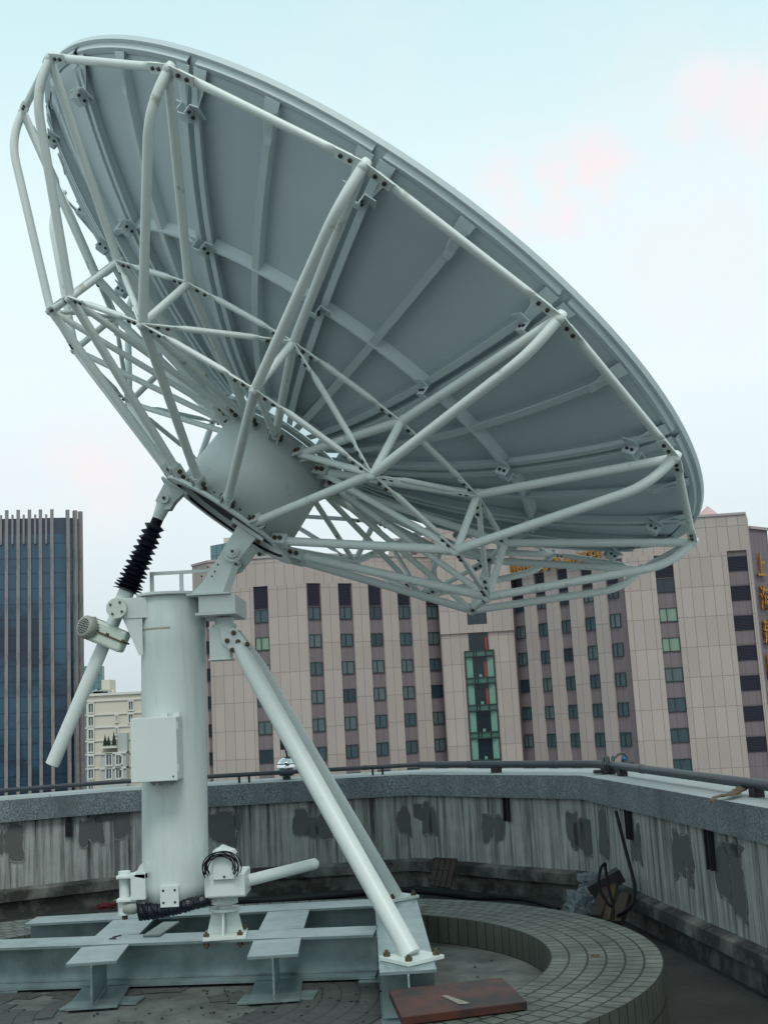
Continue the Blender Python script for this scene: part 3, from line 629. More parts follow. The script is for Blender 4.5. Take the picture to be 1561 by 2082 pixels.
# slim tower behind the cream block and the teal tower behind the hotel
st = thing('slim_glass_tower', at(190, 1590, 420), 'slim teal glazed tower top showing behind the cream apartment block', 'building')
m = MB(); Y = 420.; m.box(at(171, 1400, Y).x, at(207, 1400, Y).x, Y, Y + 4, -40, at(190, 1355, Y).z); 
m2 = MB(); 
for a, b in ((V((at(171, 1400, Y).x, Y, 0)), V((at(208, 1400, Y).x, Y, 0))),): quad_wall(m2, a + V((0, -.05, 0)), b + V((0, -.05, 0)), -40, at(190, 1354, Y).z, 0)
m.build('tower_body', TEAL, st); m2.build('glass_front', TEAL, st, recalc=False)
st = thing('teal_glass_tower', at(445, 1590, 240), 'teal glazed building corner rising behind the left end of the hotel roof', 'building')
m = MB(); Y = 240.; xa, xb = at(427, 1300, Y).x, at(478, 1300, Y).x; a, b = V((xa, Y + 4, 0)), V((xb, Y, 0)); quad_wall(m, a, b, -40, at(450, 1103, Y).z, 0); quad_wall(m, b, b + V((6, 14, 0)), -40, at(450, 1103, Y).z, 0)
m.build('glass_front', TEAL, st, recalc=False)
m = MB(); m.box(at(458, 1300, Y).x, xb + 4, Y + 2, Y + 12, -40, at(468, 1090, Y).z); m.build('stair_core', CREAM, st)

# ------------------------------------------------------------------ the antenna
ANT = thing('satellite_dish_antenna', (-1.33, 9.0, .17), 'huge white satellite dish on a braced pillar, tilted skyward, seen from behind', 'satellite dish')
AX = V((-0.59062, -0.05861, -0.80482)); AU = V((0.58682, 0.65341, -0.47823)); AV = V((0.5539, -0.75474, -0.35152)); AC = V((-0.09704, 9.2004, 5.19103))
NF = 14
def ang(k): return pi - k * 2 * pi / NF
def rdir(a): return AU * cos(a) + AV * sin(a)
def tdir(a): return -AU * sin(a) + AV * cos(a)
def dp(r, a, z): return AC + AX * z + rdir(a) * r
RR, DD = 3.09, 1.10
def zs_(r): return DD * (1 - (r / RR) ** 2)
# reflector shell
m = MB(); NS = 168; R0 = .60
rl = [R0 + (RR - R0) * k / 24 for k in range(25)]
outer = [[dp(r, 2 * pi * j / NS, zs_(r)) for j in range(NS)] for r in rl]; inner = [[dp(r, 2 * pi * j / NS, zs_(r) - .02) for j in range(NS)] for r in rl]
m.grid(outer + inner[::-1] + [outer[0]], 0, True)
REF = m.build('reflector', SHELLM, ANT, label='grey back skin of the huge dish')
# rim channel, one length per panel
m = MB()
m.grid([[dp(r, 2 * pi * j / NS, z) for j in range(NS)] for r, z in ((3.085, -.02), (3.10, -.02), (3.10, .016), (3.074, .018), (3.074, .01))], 0, False)
m.build('rim_lip', RIBM, REF)
for k in range(NF):
    a0, a1 = ang(k) - 2 * pi / NF + .012, ang(k) - .012; m = MB(); nseg = 12
    aa = [a0 + (a1 - a0) * j / nseg for j in range(nseg + 1)]
    m.grid([[dp(r, a, z) for a in aa] for r, z in ((3.072, .012), (3.068, .058), (3.022, .060), (3.022, .055), (3.062, .053), (3.066, .012))], 0, False, False)
    m.build('rim_channel', RIBM, REF)
def arcbar(r, h, cap, k, name):
    a0, a1 = ang(k) - 2 * pi / NF + .05 / r, ang(k) - .05 / r; m = MB(); nseg = 10
    aa = [a0 + (a1 - a0) * j / nseg for j in range(nseg + 1)]; z = zs_(r)
    prof = [(r - .003, z - .01), (r - .003, z + h), (r + cap, z + h - .012), (r + cap, z + h - .017), (r + .003, z + h - .006), (r + .003, z - .01)]
    m.grid([[dp(r_, a, z_) for a in aa] for r_, z_ in prof], 0, False, False); m.build(name, RIBM, REF)
for k in range(NF): arcbar(2.05, .085, -.05, k, 'mid_ring_bar'); arcbar(.74, .06, -.04, k, 'inner_ring_bar')
def rib(a, s_, cap, r0=.62, r1=3.0, h=.075, nm='radial_rib', parent=REF, gus=1):
    """radial rib offset s_ sideways with cap flange to side cap"""
    m = MB(); td = tdir(a); n_ = 14; rl = [r0 + (r1 - r0) * k / n_ for k in range(n_ + 1)]
    def line(off, dz): return [dp(r, a, zs_(r) + dz) + td * off for r in rl]
    prof = [(s_ - .003, -.012), (s_ - .003, h - .003), (s_ - .003 if cap > 0 else s_ + cap, h), (s_ + cap if cap > 0 else s_ + .003, h), (s_ + .003, h - .004), (s_ + .003, -.012)]
    if cap > 0: prof = [(s_ - .003, -.012), (s_ - .003, h), (s_ + cap, h), (s_ + cap, h - .005), (s_ + .003, h - .005), (s_ + .003, -.012)]
    else: prof = [(s_ + .003, -.012), (s_ + .003, h), (s_ + cap, h), (s_ + cap, h - .005), (s_ - .003, h - .005), (s_ - .003, -.012)]
    m.grid([line(o, z) for o, z in prof], 0, False, False)
    for j in range(34):
        r = .75 + j * .067
        if abs(r - 2.05) < .04: continue
        p = dp(r, a, zs_(r)) + td * (s_ + .055 * (1 if cap > 0 else -1)); m.tube([p, p + AX * .004], [.006, .004], 5)
    # gusset plate to the rim
    e = math.copysign(1, cap)
    p = [dp(3.045, a, .064) + td * (s_ - .01 * e), dp(3.045, a, .064) + td * (s_ + e * .10 * gus), dp(2.96, a, .135) + td * (s_ + e * .085 * gus), dp(2.85, a, zs_(2.85) + h + .003) + td * (s_ + e * .035), dp(2.85, a, zs_(2.85) + h + .003) + td * (s_ - .01 * e)]
    m.prism(p, AX * .006)
    return m.build(nm, RIBM, parent)
for k in range(NF):
    a = ang(k); rib(a, .03, .045); rib(a, -.03, -.045)
    ah = a - pi / NF
    m_ = rib(ah, 0, .05)
# brackets tying the chords to the ribs
def clip_bracket(a, r, L_=.10):
    m = MB(); td = tdir(a); z = zs_(r) + .078
    for s_ in (-1, 1):
        m.obox(dp(r, a, z + .03) + td * .035 * s_, rdir(a) * .05, td * .003, AX * .034)
        m.obox(dp(r, a, z + .002) + td * .075 * s_, rdir(a) * .055, td * .04, AX * .003)
        m.bolt(dp(r + .02 * s_, a, z + .035) + td * .037, td, .011, .013)
        m.bolt(dp(r + .025 * s_, a, z + .035) - td * .037, -td, .011, .013)
    m.obox(dp(r, a, z + .066), rdir(a) * .04, td * .045, AX * .003)
    m.build('rib_bracket', [RIBM, BOLT], REF)
for k in range(NF): clip_bracket(ang(k), 2.06); clip_bracket(ang(k), 2.86)
# radial truss frames
NO, NM, NL, NB_, NT = (3.165, .205), (1.966, .947), (2.081, 1.376), (.575, 1.89), (.53, 1.25)
OF = MB
for k in range(NF):
    a = ang(k); O_, M_, L_, B_, T_ = (dp(r, a, z) for r, z in (NO, NM, NL, NB_, NT)); Q = dp(3.10, a, .46); m = MB()
    m.tube(fillet(O_ + AX * .0, Q, L_, .18), .0325, 14); m.tube([L_, B_], .033, 14)
    m.tube([O_ + AX * .01, M_], .0315, 14); m.tube([M_, T_], .0315, 14); m.tube([M_, L_], .0275, 12); m.tube([T_, L_], .025, 12)
    for c_, r_ in ((O_, .036), (M_, .034), (L_, .036)): m.rev(c_, AX, [(0, -.045), (r_ * .8, -.035), (r_, 0), (r_ * .8, .035), (0, .045)], 12)
    m.build('radial_truss', [TUBEM, BOLT], ANT)
def ring_tube(A, B, r, nrm, name, gap=.05, plate=.135, r0=None):
    A, B, nrm = V(A), V(B), V(nrm); d = (B - A); L_ = d.length; d.normalize(); nrm = (nrm - d * nrm.dot(d)).normalized(); sd_ = d.cross(nrm); m = MB()
    p = [A + d * x for x in (gap + .03, gap + plate, gap + plate + .08)] + [B - d * x for x in (gap + plate + .08, gap + plate, gap + .03)]
    m.tube(p, [r, r, r, r, r, r], 12, 0, True, [.22, .28, 1, 1, .28, .22], nrm)
    for E_, s_ in ((A, 1), (B, -1)):
        c = E_ + d * s_ * (gap * .2 + (gap + plate) / 2); m.obox(c + nrm * (r * .25 + .003), d * ((gap + plate) / 2 - .0), sd_ * .034, nrm * .004)
        for x in (gap + .035, gap + plate - .035): m.bolt(E_ + d * s_ * x + nrm * (r * .25 + .007), nrm, .0135, .013)
    m.build(name, [TUBEM, BOLT], ANT)
for k in range(NF):
    a, b = ang(k), ang(k + 1); am = (a + b) / 2 
    ring_tube(dp(NO[0], a, NO[1]), dp(NO[0], b, NO[1]), .0275, rdir(am) * .35 + AX * .9, 'outer_ring_tube')
    ring_tube(dp(NM[0], a, NM[1]), dp(NM[0], b, NM[1]), .021, AX, 'middle_ring_tube')
    ring_tube(dp(NL[0], a, NL[1]), dp(NL[0], b, NL[1]), .022, AX, 'lower_ring_tube')
    if k % 2 == 0: ring_tube(dp(NM[0], a, NM[1]), dp(NL[0], b, NL[1]), .0205, AX, 'diagonal_tube', .07); ring_tube(dp(NL[0], b, NL[1]), dp(NM[0], ang(k + 2), NM[1]), .0205, AX, 'diagonal_tube', .07)
# hub
m = MB(); m.rev(AC, AX, [(.44, 1.16), (.47, 1.16), (.51, 1.905), (.485, 1.905), (.44, 1.17)], 64); HUB = m.build('hub_drum', PAINT, ANT)
m = MB(); m.rev(AC, AX, [(.51, 1.905), (.60, 1.905), (.60, 1.932), (.51, 1.932), (.51, 1.905)], 64, 0, False); m.build('hub_flange', PAINT, HUB, bevel=.003)
m = MB(); m.rev(AC, AX, [(.0, 1.86), (.508, 1.86), (.508, 1.925), (.505, 1.925), (.505, 1.865), (0, 1.865)], 40, 0, False); m.build('hub_shade_disc', DARKHOLE, HUB)  # near-black disc added to paint the shade inside the open drum
m = MB(); m.rev(AC, AX, [(.47, 1.13), (.60, 1.13), (.60, 1.155), (.47, 1.155), (.47, 1.13)], 48, 0, False); m.build('hub_top_ring', RIBM, HUB)
def lug(c, d, nrm, rd, s=1.):
    """clevis lug on the hub: two cheeks, a collar and bolts"""
    m = MB(); d = V(d).normalized(); nrm = V(nrm).normalized(); w_ = d.cross(nrm)
    for q in (-1, 1): m.obox(V(c) + nrm * .04 * q, d * .07, w_ * .04, nrm * .005)
    m.tube([V(c) + d * .05, V(c) + d * .075], .041, 14)
    for x in (-.03, .02):
        m.bolt(V(c) + nrm * .045 + d * x, nrm, .018, .018); m.bolt(V(c) - nrm * .045 + d * x, -nrm, .018, .018)
    m.build('lug_bracket', [PAINT, RUST], HUB)
for k in range(NF):
    a = ang(k); B_ = dp(*((NB_[0], a, NB_[1]))); L_ = dp(NL[0], a, NL[1]); d = (L_ - B_).normalized(); lug(B_ + d * .04, d, tdir(a), rdir(a))
    T_ = dp(NT[0], a, NT[1]); d = (dp(NM[0], a, NM[1]) - T_).normalized(); lug(T_ + d * .03, d, tdir(a), rdir(a))
# elevation fork: lugs on the hub, cheek plates on the mast head
NV = V((-0.09875, 0.99511, 0)); P0 = V((-1.209, 9.10, 3.335)); EX = V((NV.y, -NV.x, 0))   # NV along the elevation axis, EX to the right
FORK = None
m = MB(); fl_c = dp(.0, 0, 1.94)
inp = (AX - NV * AX.dot(NV)).normalized(); side = inp.cross(NV).normalized()
if side.x > 0: side = -side
for s_ in (-1, 1):
    m = MB(); c = P0 + NV * .38 * s_; h = (c - fl_c).dot(inp); top = c - inp * h
    pts = [top - side * .085, top + side * .085, c + side * .075] + [c + side * .075 * cos(q) + inp * .075 * sin(q) for q in [pi * j / 8 for j in range(1, 8)]] + [c - side * .075]
    m.prism([p - NV * .014 for p in pts], NV * .028)
    m.obox(top + inp * .012, side * .14, NV * .07, inp * .012)
    for q in (-.11, .11): m.bolt(top + side * q + inp * .02 - NV * .03 * s_, inp, .018, .03, 1)
    m.build('hinge_lug', [PAINT, RUST], HUB)
# mast (pillar)
PB, PT = V((-1.7245, 9.04, .765)), V((-1.692, 9.04, 3.05)); mz = (PT - PB).normalized(); RP = .248
m = MB(); m.rev(PB, mz, [(0, 0), (RP, 0), (RP, .12)] + [(RP, .12 + .2 * k) for k in range(1, 10)] + [(RP, (PT - PB).length), (0, (PT - PB).length)], 64)
MAST = m.build('pillar', PILLARM, ANT, label='thick white cylindrical pillar')
m = MB(); wz = 2.03
m.rev(PB + mz * wz, mz, [(RP - .002, -.012), (RP + .003, -.006), (RP + .0035, .004), (RP - .002, .010)], 60, 0, True, radians(150), radians(275)); m.build('rusty_weld', RUSTL, MAST)
m = MB()
for k_ in range(34): a_ = 2 * pi * k_ / 34; q_ = PB + mz * .035 + (V((1, 0, 0)) * cos(a_) + V((0, 1, 0)) * sin(a_)) * RP; m.rev(q_, mz, [(0, -.004), (.004, 0), (0, .004)], 5)
m.build('foot_seam', PAINT, MAST)
m = MB(); m.rev(PT, mz, [(0, 0), (RP + .035, 0), (RP + .035, .022), (0, .022)], 48, 0, False); m.build('head_plate', PAINT, MAST, bevel=.003)
# cheeks of the fork, pins
for s_ in (-1, 1):
    yc = P0 + NV * .33 * s_
    if s_ < 0:
        def q(px, py): p = at(px, py, yc.y); return V((p.x, yc.y - (p.x - yc.x) * .099, p.z))
        poly = [(384, 1209), (410, 1184), (424, 1160), (440, 1139), (450, 1122), (457, 1110), (469, 1107), (479, 1113), (481, 1124), (478, 1136), (452, 1208)]
        base_pts = [q(*p) - yc for p in poly]
    m = MB(); m.prism([yc + p - NV * .008 for p in base_pts], NV * .016); m.build('fork_cheek', PAINT, MAST)
    m = MB(); c = P0 + NV * .38 * s_; m.cyl(c - NV * .055, c + NV * .055, .045, 18); m.cyl(c + NV * s_ * .05, c + NV * s_ * .068, .028, 12); m.cyl(c - NV * .075, c + NV * .075, .012, 8, 1); m.build('hinge_pin', [PAINT, BOLT], MAST)
m = MB()
for px, py in ((410, 1172), (423, 1153), (431, 1172), (443, 1148), (437, 1162)): p = at(px, py, P0.y - .345); m.cyl(p, p + V((0, -.006, 0)), .007, 8)
m.build('cheek_bolt_holes', DARKHOLE, MAST)
# head box arm carrying the azimuth bearing
PX, PY = -1.285, 8.97                     # azimuth axis
m = MB(); zb_, zt_ = at(450, 1252, 8.75).z, at(450, 1209, 8.75).z
m.box(-1.445, -1.165, 8.74, 9.42, zb_ + .03, zt_); m.build('head_box', PAINT, MAST, bevel=.004)
m = MB(); m.box(-1.53, -1.20, 8.70, 9.46, zt_ + .001, zt_ + .014); m.box(-1.47, -1.16, 8.72, 9.36, zb_ + .010, zb_ + .028)
m.build('head_box_plates', PAINT, MAST)
# left arm with the jack trunnion
TR = V((-2.085, 8.90, 2.965))
m = MB()
for yy in (8.86, 9.20): m.box(-2.10, -1.86, yy - .008, yy + .008, 2.885, 3.045); m.prism([(-2.05, yy, 2.885), (-1.90, yy, 2.885), (-1.90, yy, 2.60), (-1.93, yy, 2.60)], (0, .012, 0))
m.box(-2.06, -1.88, 8.87, 9.19, 3.03, 3.045)
m.build('trunnion_arm', PAINT, MAST, bevel=.002)
m = MB(); m.cyl((TR.x, 8.80, TR.z), (TR.x, 8.85, TR.z), .078, 28); m.cyl((TR.x, 8.86, TR.z), (TR.x, 9.25, TR.z), .05, 20)
for k in range(4): a = pi / 4 + pi / 2 * k + .2; m.bolt((TR.x + .052 * cos(a), 8.80, TR.z + .052 * sin(a)), (0, -1, 0), .010, .01, 1)
m.build('trunnion_cap', [GEARM, RUST], MAST)
# guard frame standing on the head
m = MB(); Yg = 9.12; gx = [at(309, 1190, Yg).x, at(369, 1190, Yg).x, at(440, 1190, Yg).x]; gz0, gz1 = PT.z + .01, at(340, 1168, Yg).z
for x in gx[:2]: m.box(x - .015, x + .015, Yg - .01, Yg + .01, gz0, gz1)
m.box(gx[0] - .015, gx[2], Yg - .012, Yg + .012, gz1 - .002, gz1 + .024); m.build('guard_frame', PAINT, MAST)
# elevation jack
JT = V((-1.73, 9.03, 3.83)); JE = V((-2.640, 9.0, 1.81)); jd = (JT - JE).normalized(); JL = (JT - JE).length
def jp(s_): return JE + jd * s_
sT = (V((TR.x, 9.03, TR.z)) - JE).dot(jd)
m = MB(); m.tube([jp(0), jp(sT + .02)], .052, 24); JACK = m.build('elevation_jack_tube', PAINT, ANT, label='long white jack tube hanging at the left of the pillar')
m = MB(); m.cyl(jp(-.001), jp(-.003), .045, 20); m.build('tube_end', PAINT, JACK)
m = MB(); m.tube([jp(sT + .0), jp(sT + .17)], .062, 24); m.build('upper_sleeve', PAINT, JACK)
def bellows(a, b, r0, r1, n_, name, par, sag=0, dr=0):
    a, b = V(a), V(b); m = MB(); rows = []; d = (b - a).normalized(); u = V((0, 1, 0)); w_ = d.cross(u).normalized(); rg = random.Random(9)
    for k in range(2 * n_ + 1):
        f_ = k / (2 * n_); f2 = f_ ** 1.35; c = a.lerp(b, f2) + V((0, 0, -sag * 4 * f_ * (1 - f_))); r = (r1 if k % 2 else r0) * (1 - dr * f_); off = d * (.010 if k % 2 else 0)
        rows.append([c + off * sin(j * .55 + k) + (u * cos(2 * pi * j / 24) + w_ * sin(2 * pi * j / 24)) * r * (1 + rg.uniform(-.02, .02)) for j in range(24)])
    m.grid(rows, 0, False, True); m.face(rows[0]); m.face(rows[-1]); return m.build(name, RUBBER, par)
sB = (at(318, 1068, 9.03) - JE).dot(jd)
bellows(jp(sT + .15), jp(sB), .072, .118, 15, 'black_bellows', JACK, 0, .30)
m = MB(); m.tube([jp(sB - .01), jp(sB + .05)], .045, 20, 1); m.tube([jp(sB + .0), jp(JL - .07)], .036, 20); m.tube([jp(sB + .05), jp(JL - .04)], [.045, .06], 20); m.build('clevis_rod', [PAINT, BLACK], JACK)
m = MB()
for s_ in (-1, 1):
    c = JT + V((0, .045 * s_, 0)); FLL = at(352, 995, 9.03 + .045 * s_)
    tp = dp(.0, 0, 1.94); sd2 = side
    t0 = tp + sd2 * .60 + NV * .045 * s_; t1 = tp + sd2 * .42 + NV * .045 * s_
    pts = [t0, t1, c + V((.075, 0, -.03)), c + V((.04, 0, -.085)), c + V((-.03, 0, -.085)), c + V((-.075, 0, -.01))]
    m.prism([p - NV * .006 for p in pts], NV * .012)
m.cyl(JT - V((0, .075, 0)), JT + V((0, .075, 0)), .028, 16); m.cyl(JT - V((0, .085, 0)), JT - V((0, .07, 0)), .040, 16); m.bolt(JT - V((0, .085, 0)), (0, -1, 0), .014, .01)
m.obox(dp(0, 0, 1.946) + side * .51, side * .12, NV * .10, AX * .010)
m.build('clevis_plates', [PAINT, BOLT], HUB)
# motor and gearbox on the jack
sG = (at(213, 1290, 8.9) - JE).dot(jd); gc = jp(sG) + V((.0, -.06, 0)); hx = (EX * .90 + V((0, 0, -.43))).normalized(); hz = hx.cross(V((0, -1, 0))).normalized()
m = MB(); m.obox(gc + hx * .03, hx * .135, V((0, .085, 0)), hz * .085); GB = m.build('gearbox', GEARM, JACK, bevel=.02)
m = MB(); m.obox(gc + hx * .03 - hz * .0, hx * .145, V((0, .095, 0)), hz * .006); 
for s_ in (-1, 0, 1): m.bolt(gc + hx * (.03 + .13 * s_) + V((0, -.09, 0)) + hz * .0, -hz, .012, .02, 1)
m.build('gearbox_seam', [RUST, RUST], JACK)
mc = gc - hx * .085; mdir = (-hx * .62 + V((0, -.80, 0)) ).normalized()
m = MB(); m.rev(mc - mdir * .06, mdir, [(.0, 0), (.085, 0), (.092, .02), (.092, .05), (.080, .055), (.080, .12), (.088, .125), (.088, .175), (.078, .19), (.0, .19)], 36)
for k in range(26): a = 2 * pi * k / 26; u_ = mdir.orthogonal().normalized(); v_ = mdir.cross(u_); rr_d = u_ * cos(a) + v_ * sin(a); m.obox(mc + mdir * .04 + rr_d * .084, mdir * .045, rr_d * .006, mdir.cross(rr_d) * .003)
MOT = m.build('motor', MOTORM, JACK)
m = MB(); fc_ = mc + mdir * .132
for ring_r, nh in ((.0, 1), (.018, 6), (.036, 12), (.054, 18)):
    for k in range(nh): a = 2 * pi * k / nh; m.cyl(fc_ + (u_ * cos(a) + v_ * sin(a)) * ring_r - mdir * .004, fc_ + (u_ * cos(a) + v_ * sin(a)) * ring_r + mdir * .0015, .0062, 6)
m.build('fan_grille', DARKHOLE, JACK)
m = MB(); m.obox(mc + V((-.03, 0, .085)), V((.03, 0, 0)), V((0, .03, 0)), V((0, 0, .02))); m.build('terminal_box', MOTORM, JACK)
# control box on the pillar
cbx0, cbx1 = at(265, 1500, 8.56).x, at(359, 1500, 8.56).x; cbz1, cbz0 = at(312, 1459, 8.56).z, at(312, 1590, 8.56).z
m = MB(); m.box(cbx0 + .004, cbx1 - .002, 8.585, 8.84, cbz0 + .003, cbz1 - .003); CB = m.build('control_box', PAINT, ANT, bevel=.006, label='plain white metal control box on the pillar')
m = MB(); m.box(cbx0, cbx1, 8.56, 8.58, cbz0, cbz1); DOOR = m.build('door', PAINT, CB, bevel=.005)
m = MB()
for fz in (.14, .8): z = cbz0 + (cbz1 - cbz0) * fz; m.cyl((cbx1 + .004, 8.572, z), (cbx1 + .004, 8.572, z + .05), .006, 8)
m.build('hinge', PAINT, CB)
m = MB(); m.cyl((cbx1 - .03, 8.56, cbz0 + .03), (cbx1 - .03, 8.556, cbz0 + .03), .006, 10); m.build('lock', DARKHOLE, CB)
m = MB(); 
for x in (.3, .45, .7): m.cyl((cbx0 + (cbx1 - cbx0) * (x + .1), 8.70, cbz0 + .01), (cbx0 + (cbx1 - cbx0) * (x + .1), 8.70, cbz0 - .035), .012, 10)
m.box(cbx0 + .12, cbx1 - .03, 8.66, 8.80, cbz0 - .02, cbz0 + .002); m.build('cable_glands', MOTORM, CB)
for x in (.55, .82): m = MB(); m.box(cbx0 + (cbx1 - cbx0) * x, cbx0 + (cbx1 - cbx0) * x + .05, 8.76, 8.79, cbz1 - .002, cbz1 + .03); m.build('mounting_strap', PAINT, CB)
# access plate near the foot
m = MB(); y0 = 9.04 - RP; c0 = at(347, 1810, y0 - .01); m.box(c0.x - .075, c0.x + .06, y0 - .022, y0 + .03, PB.z - .012, PB.z + .135)

for sx_ in (-.045, .04):
    for zz in (.02, .105): m.cyl((c0.x - .008 + sx_, y0 - .021, PB.z + zz), (c0.x - .008 + sx_, y0 - .024, PB.z + zz), .009, 10, 1)
m.build('access_plate', [PAINT, DARKHOLE], MAST)
# lower left clevis
m = MB(); lx = at(255, 1800, 8.9).x
z1c, z0c = at(258, 1783, 8.85).z, at(258, 1830, 8.85).z
m.box(lx + .06, -1.90, 8.80, 8.98, z0c - .0, z1c + .02); m.box(lx - .05, lx + .10, 8.81, 8.97, z1c - .01, z1c + .012); m.box(lx - .05, lx + .10, 8.81, 8.97, z0c - .012, z0c + .010)
m.cyl((lx - .005, 8.89, z0c - .01), (lx - .005, 8.89, z1c + .01), .038, 18); m.cyl((lx - .005, 8.89, z1c + .01), (lx - .005, 8.89, z1c + .035), .045, 18); m.cyl((lx - .005, 8.89, z0c - .11), (lx - .005, 8.89, z0c - .012), .05, 18)
m.prism([(lx + .08, 8.80, z1c), (-1.93, 8.80, z1c + .09), (-1.90, 8.80, z1c + .02), (-1.90, 8.80, z1c - .02)], (0, .17, 0))
m.cyl((lx - .005, 8.89, z0c - .145), (lx - .005, 8.89, z0c - .10), .022, 10, 1); m.bolt((lx - .05, 8.82, z1c), (-1, 0, 0), .012, .02); m.bolt((lx - .05, 8.82, z0c), (-1, 0, 0), .012, .02)
m.build('azimuth_clevis', [PAINT, RUST], MAST, bevel=.004)
# azimuth jack: rod, bellows, gearbox, protecting tube
CLV = V((lx, 8.87, z0c - .06)); GBX = V((at(460, 1790, 8.72).x, 8.78, at(460, 1790, 8.72).z))
m = MB(); m.tube([CLV, CLV + V((.06, -.01, .0)), CLV + V((.16, -.02, .015))], [.045, .05, .032], 16); AZ = m.build('azimuth_jack_rod', MOTORM, ANT)
e0 = at(282, 1853, 8.84); e1 = at(425, 1838, 8.82)
bellows(e0 + V((0, 0, 0)), e1 + V((0, 0, .03)), .060, .070, 20, 'black_bellows', AZ, .02, .35)
m = MB(); gx0_, gx1_ = at(418, 1800, 8.7).x, at(497, 1800, 8.62).x; gz0_, gz1_ = at(455, 1823, 8.7).z, at(455, 1777, 8.7).z
m.box(gx0_, gx1_, 8.64, 8.98, gz0_, gz1_ + .01); m.prism([(gx0_, 8.70, gz1_), (gx1_ - .06, 8.70, gz1_), (gx1_ - .10, 8.70, gz1_ + .15), (gx0_ + .10, 8.70, gz1_ + .19), (gx0_ + .03, 8.70, gz1_ + .12)], (0, .2, 0))
GBZ = m.build('azimuth_gearbox', PAINT, ANT, bevel=.012)
m = MB(); m.box(gx0_ + .07, gx1_ - .07, 8.612, 8.642, gz1_ - .03, gz1_ + .14)
m.prism([(gx0_ + .055, 8.60, gz1_ + .14), (gx1_ - .06, 8.60, gz1_ + .14), (gx1_ - .08, 8.60, gz1_ + .17), (gx0_ + .08, 8.60, gz1_ + .18)], (0, .15, 0)); m.bolt((gx0_ + .15, 8.612, gz1_ - .01), (0, -1, 0), .009, .006)
m.build('cover_plate', [PAINT, BOLT], GBZ, bevel=.004)
m = MB(); gcx, gcz = (gx0_ + gx1_) / 2 - .01, gz1_ + .05
for j in range(7):
    rg = random.Random(j); pts = []
    for k in range(15):
        a = radians(215 - 250 * k / 14) if j % 2 else radians(205 - 225 * k / 14); r = .096 + .006 * j + .016 * sin(k * .33 + j * 1.7); pts.append(V((gcx + r * cos(a), 8.592 - .006 * j, gcz + (r * .85) * sin(a) + .01)))
    m.tube(smooth_path(pts, 3), .0042, 8)
m.build('cable_loops', BLACK, GBZ)
t1_ = at(640, 1757, 9.35); t0_ = V((gx1_ - .02, 8.86, at(500, 1792, 8.86).z)); m = MB(); m.tube([t0_, t1_], .043, 20); m.tube([t1_, t1_ + (t1_ - t0_).normalized() * .018], [.043, .030], 20); m.build('azimuth_screw_tube', PAINT, ANT)
m = MB(); zz = gz0_; m.cyl((PX - .03, PY - .12, zz - .07), (PX - .03, PY - .12, zz), .085, 24)
m.box(gx0_ + .02, gx1_ - .01, 8.70, 9.05, zz - .012, zz + .002); m.build('turning_collar', PAINT, GBZ)
# pedestal on the front beam
ZBT = .512
m = MB(); px_, py_ = PX - .045, 8.86
zpt = at(462, 1848, 8.8).z
m.obox(V((px_, py_, ZBT + .012)), V((.155, .012, 0)), V((-.012, .15, 0)), V((0, 0, .012)))
m.cyl((px_, py_, zpt - .02), (px_, py_, zpt), .115, 28); m.cyl((px_, py_, zpt), (px_, py_, gz0_ - .01), .055, 20); m.cyl((px_, py_, zpt + .03), (px_, py_, zpt + .055), .10, 24)
for d in ((1, 0), (0, 1)):
    dx, dy = d
    for s_ in (-1, 1):
        e = V((dx, dy, 0)) * s_; c = V((px_, py_, 0)); nn_ = V((dy, dx, 0)) * .006
        m.prism([c + e * .01 + V((0, 0, ZBT + .024)) - nn_, c + e * .135 + V((0, 0, ZBT + .024)) - nn_, c + e * .105 + V((0, 0, zpt - .06)) - nn_, c + e * .10 + V((0, 0, zpt - .02)) - nn_, c + e * .01 + V((0, 0, zpt - .02)) - nn_], nn_ * 2)
m.box(px_ - .095, px_ + .095, py_ + .02, py_ + .034, ZBT + .024, zpt - .02)
PED = m.build('pedestal', PAINT, ANT, bevel=.002)
for sx_, sy_ in ((-1, -1), (1, -1), (-1, 1), (1, 1)):
    m = MB(); c = V((px_ + .122 * sx_, py_ + .115 * sy_, 0)); m.cyl(c + V((0, 0, ZBT - .06)), c + V((0, 0, ZBT + .06)), .010, 8); m.cyl(c + V((0, 0, ZBT + .024)), c + V((0, 0, ZBT + .045)), .022, 6); m.cyl(c + V((0, 0, ZBT - .045)), c + V((0, 0, ZBT - .018)), .022, 6)
    m.build('anchor_bolt', RUST, PED)
# azimuth bearing and brace head
m = MB(); zbb = zb_ - .002; zc1 = at(458, 1272, 8.9).z
m.cyl((PX, PY, zc1 + .012), (PX, PY, zbb), .075, 28); m.cyl((PX, PY, zc1 - .01), (PX, PY, zc1 + .012), .095, 28)
zc0 = at(455, 1337, 8.8).z
m.box(PX - .115, PX + .07, PY - .10, PY + .16, zc1 - .022, zc1 - .010); m.box(PX - .085, PX - .075, PY - .10, PY + .14, zc0, zc1 - .02); m.box(PX - .03, PX + .04, PY - .085, PY + .12, zc0, zc1 - .02)
m.box(PX - .105, PX + .05, PY - .106, PY - .092, zc0 - .006, zc1 - .022); m.box(PX - .115, PX + .06, PY - .11, PY + .12, zc0 - .014, zc0 - .002)
BH = m.build('brace_head', PAINT, ANT, bevel=.002)
m = MB(); yb = PY - .135
cpl = [(448, 1276), (478, 1276), (506, 1312), (498, 1326), (476, 1330), (450, 1306)]
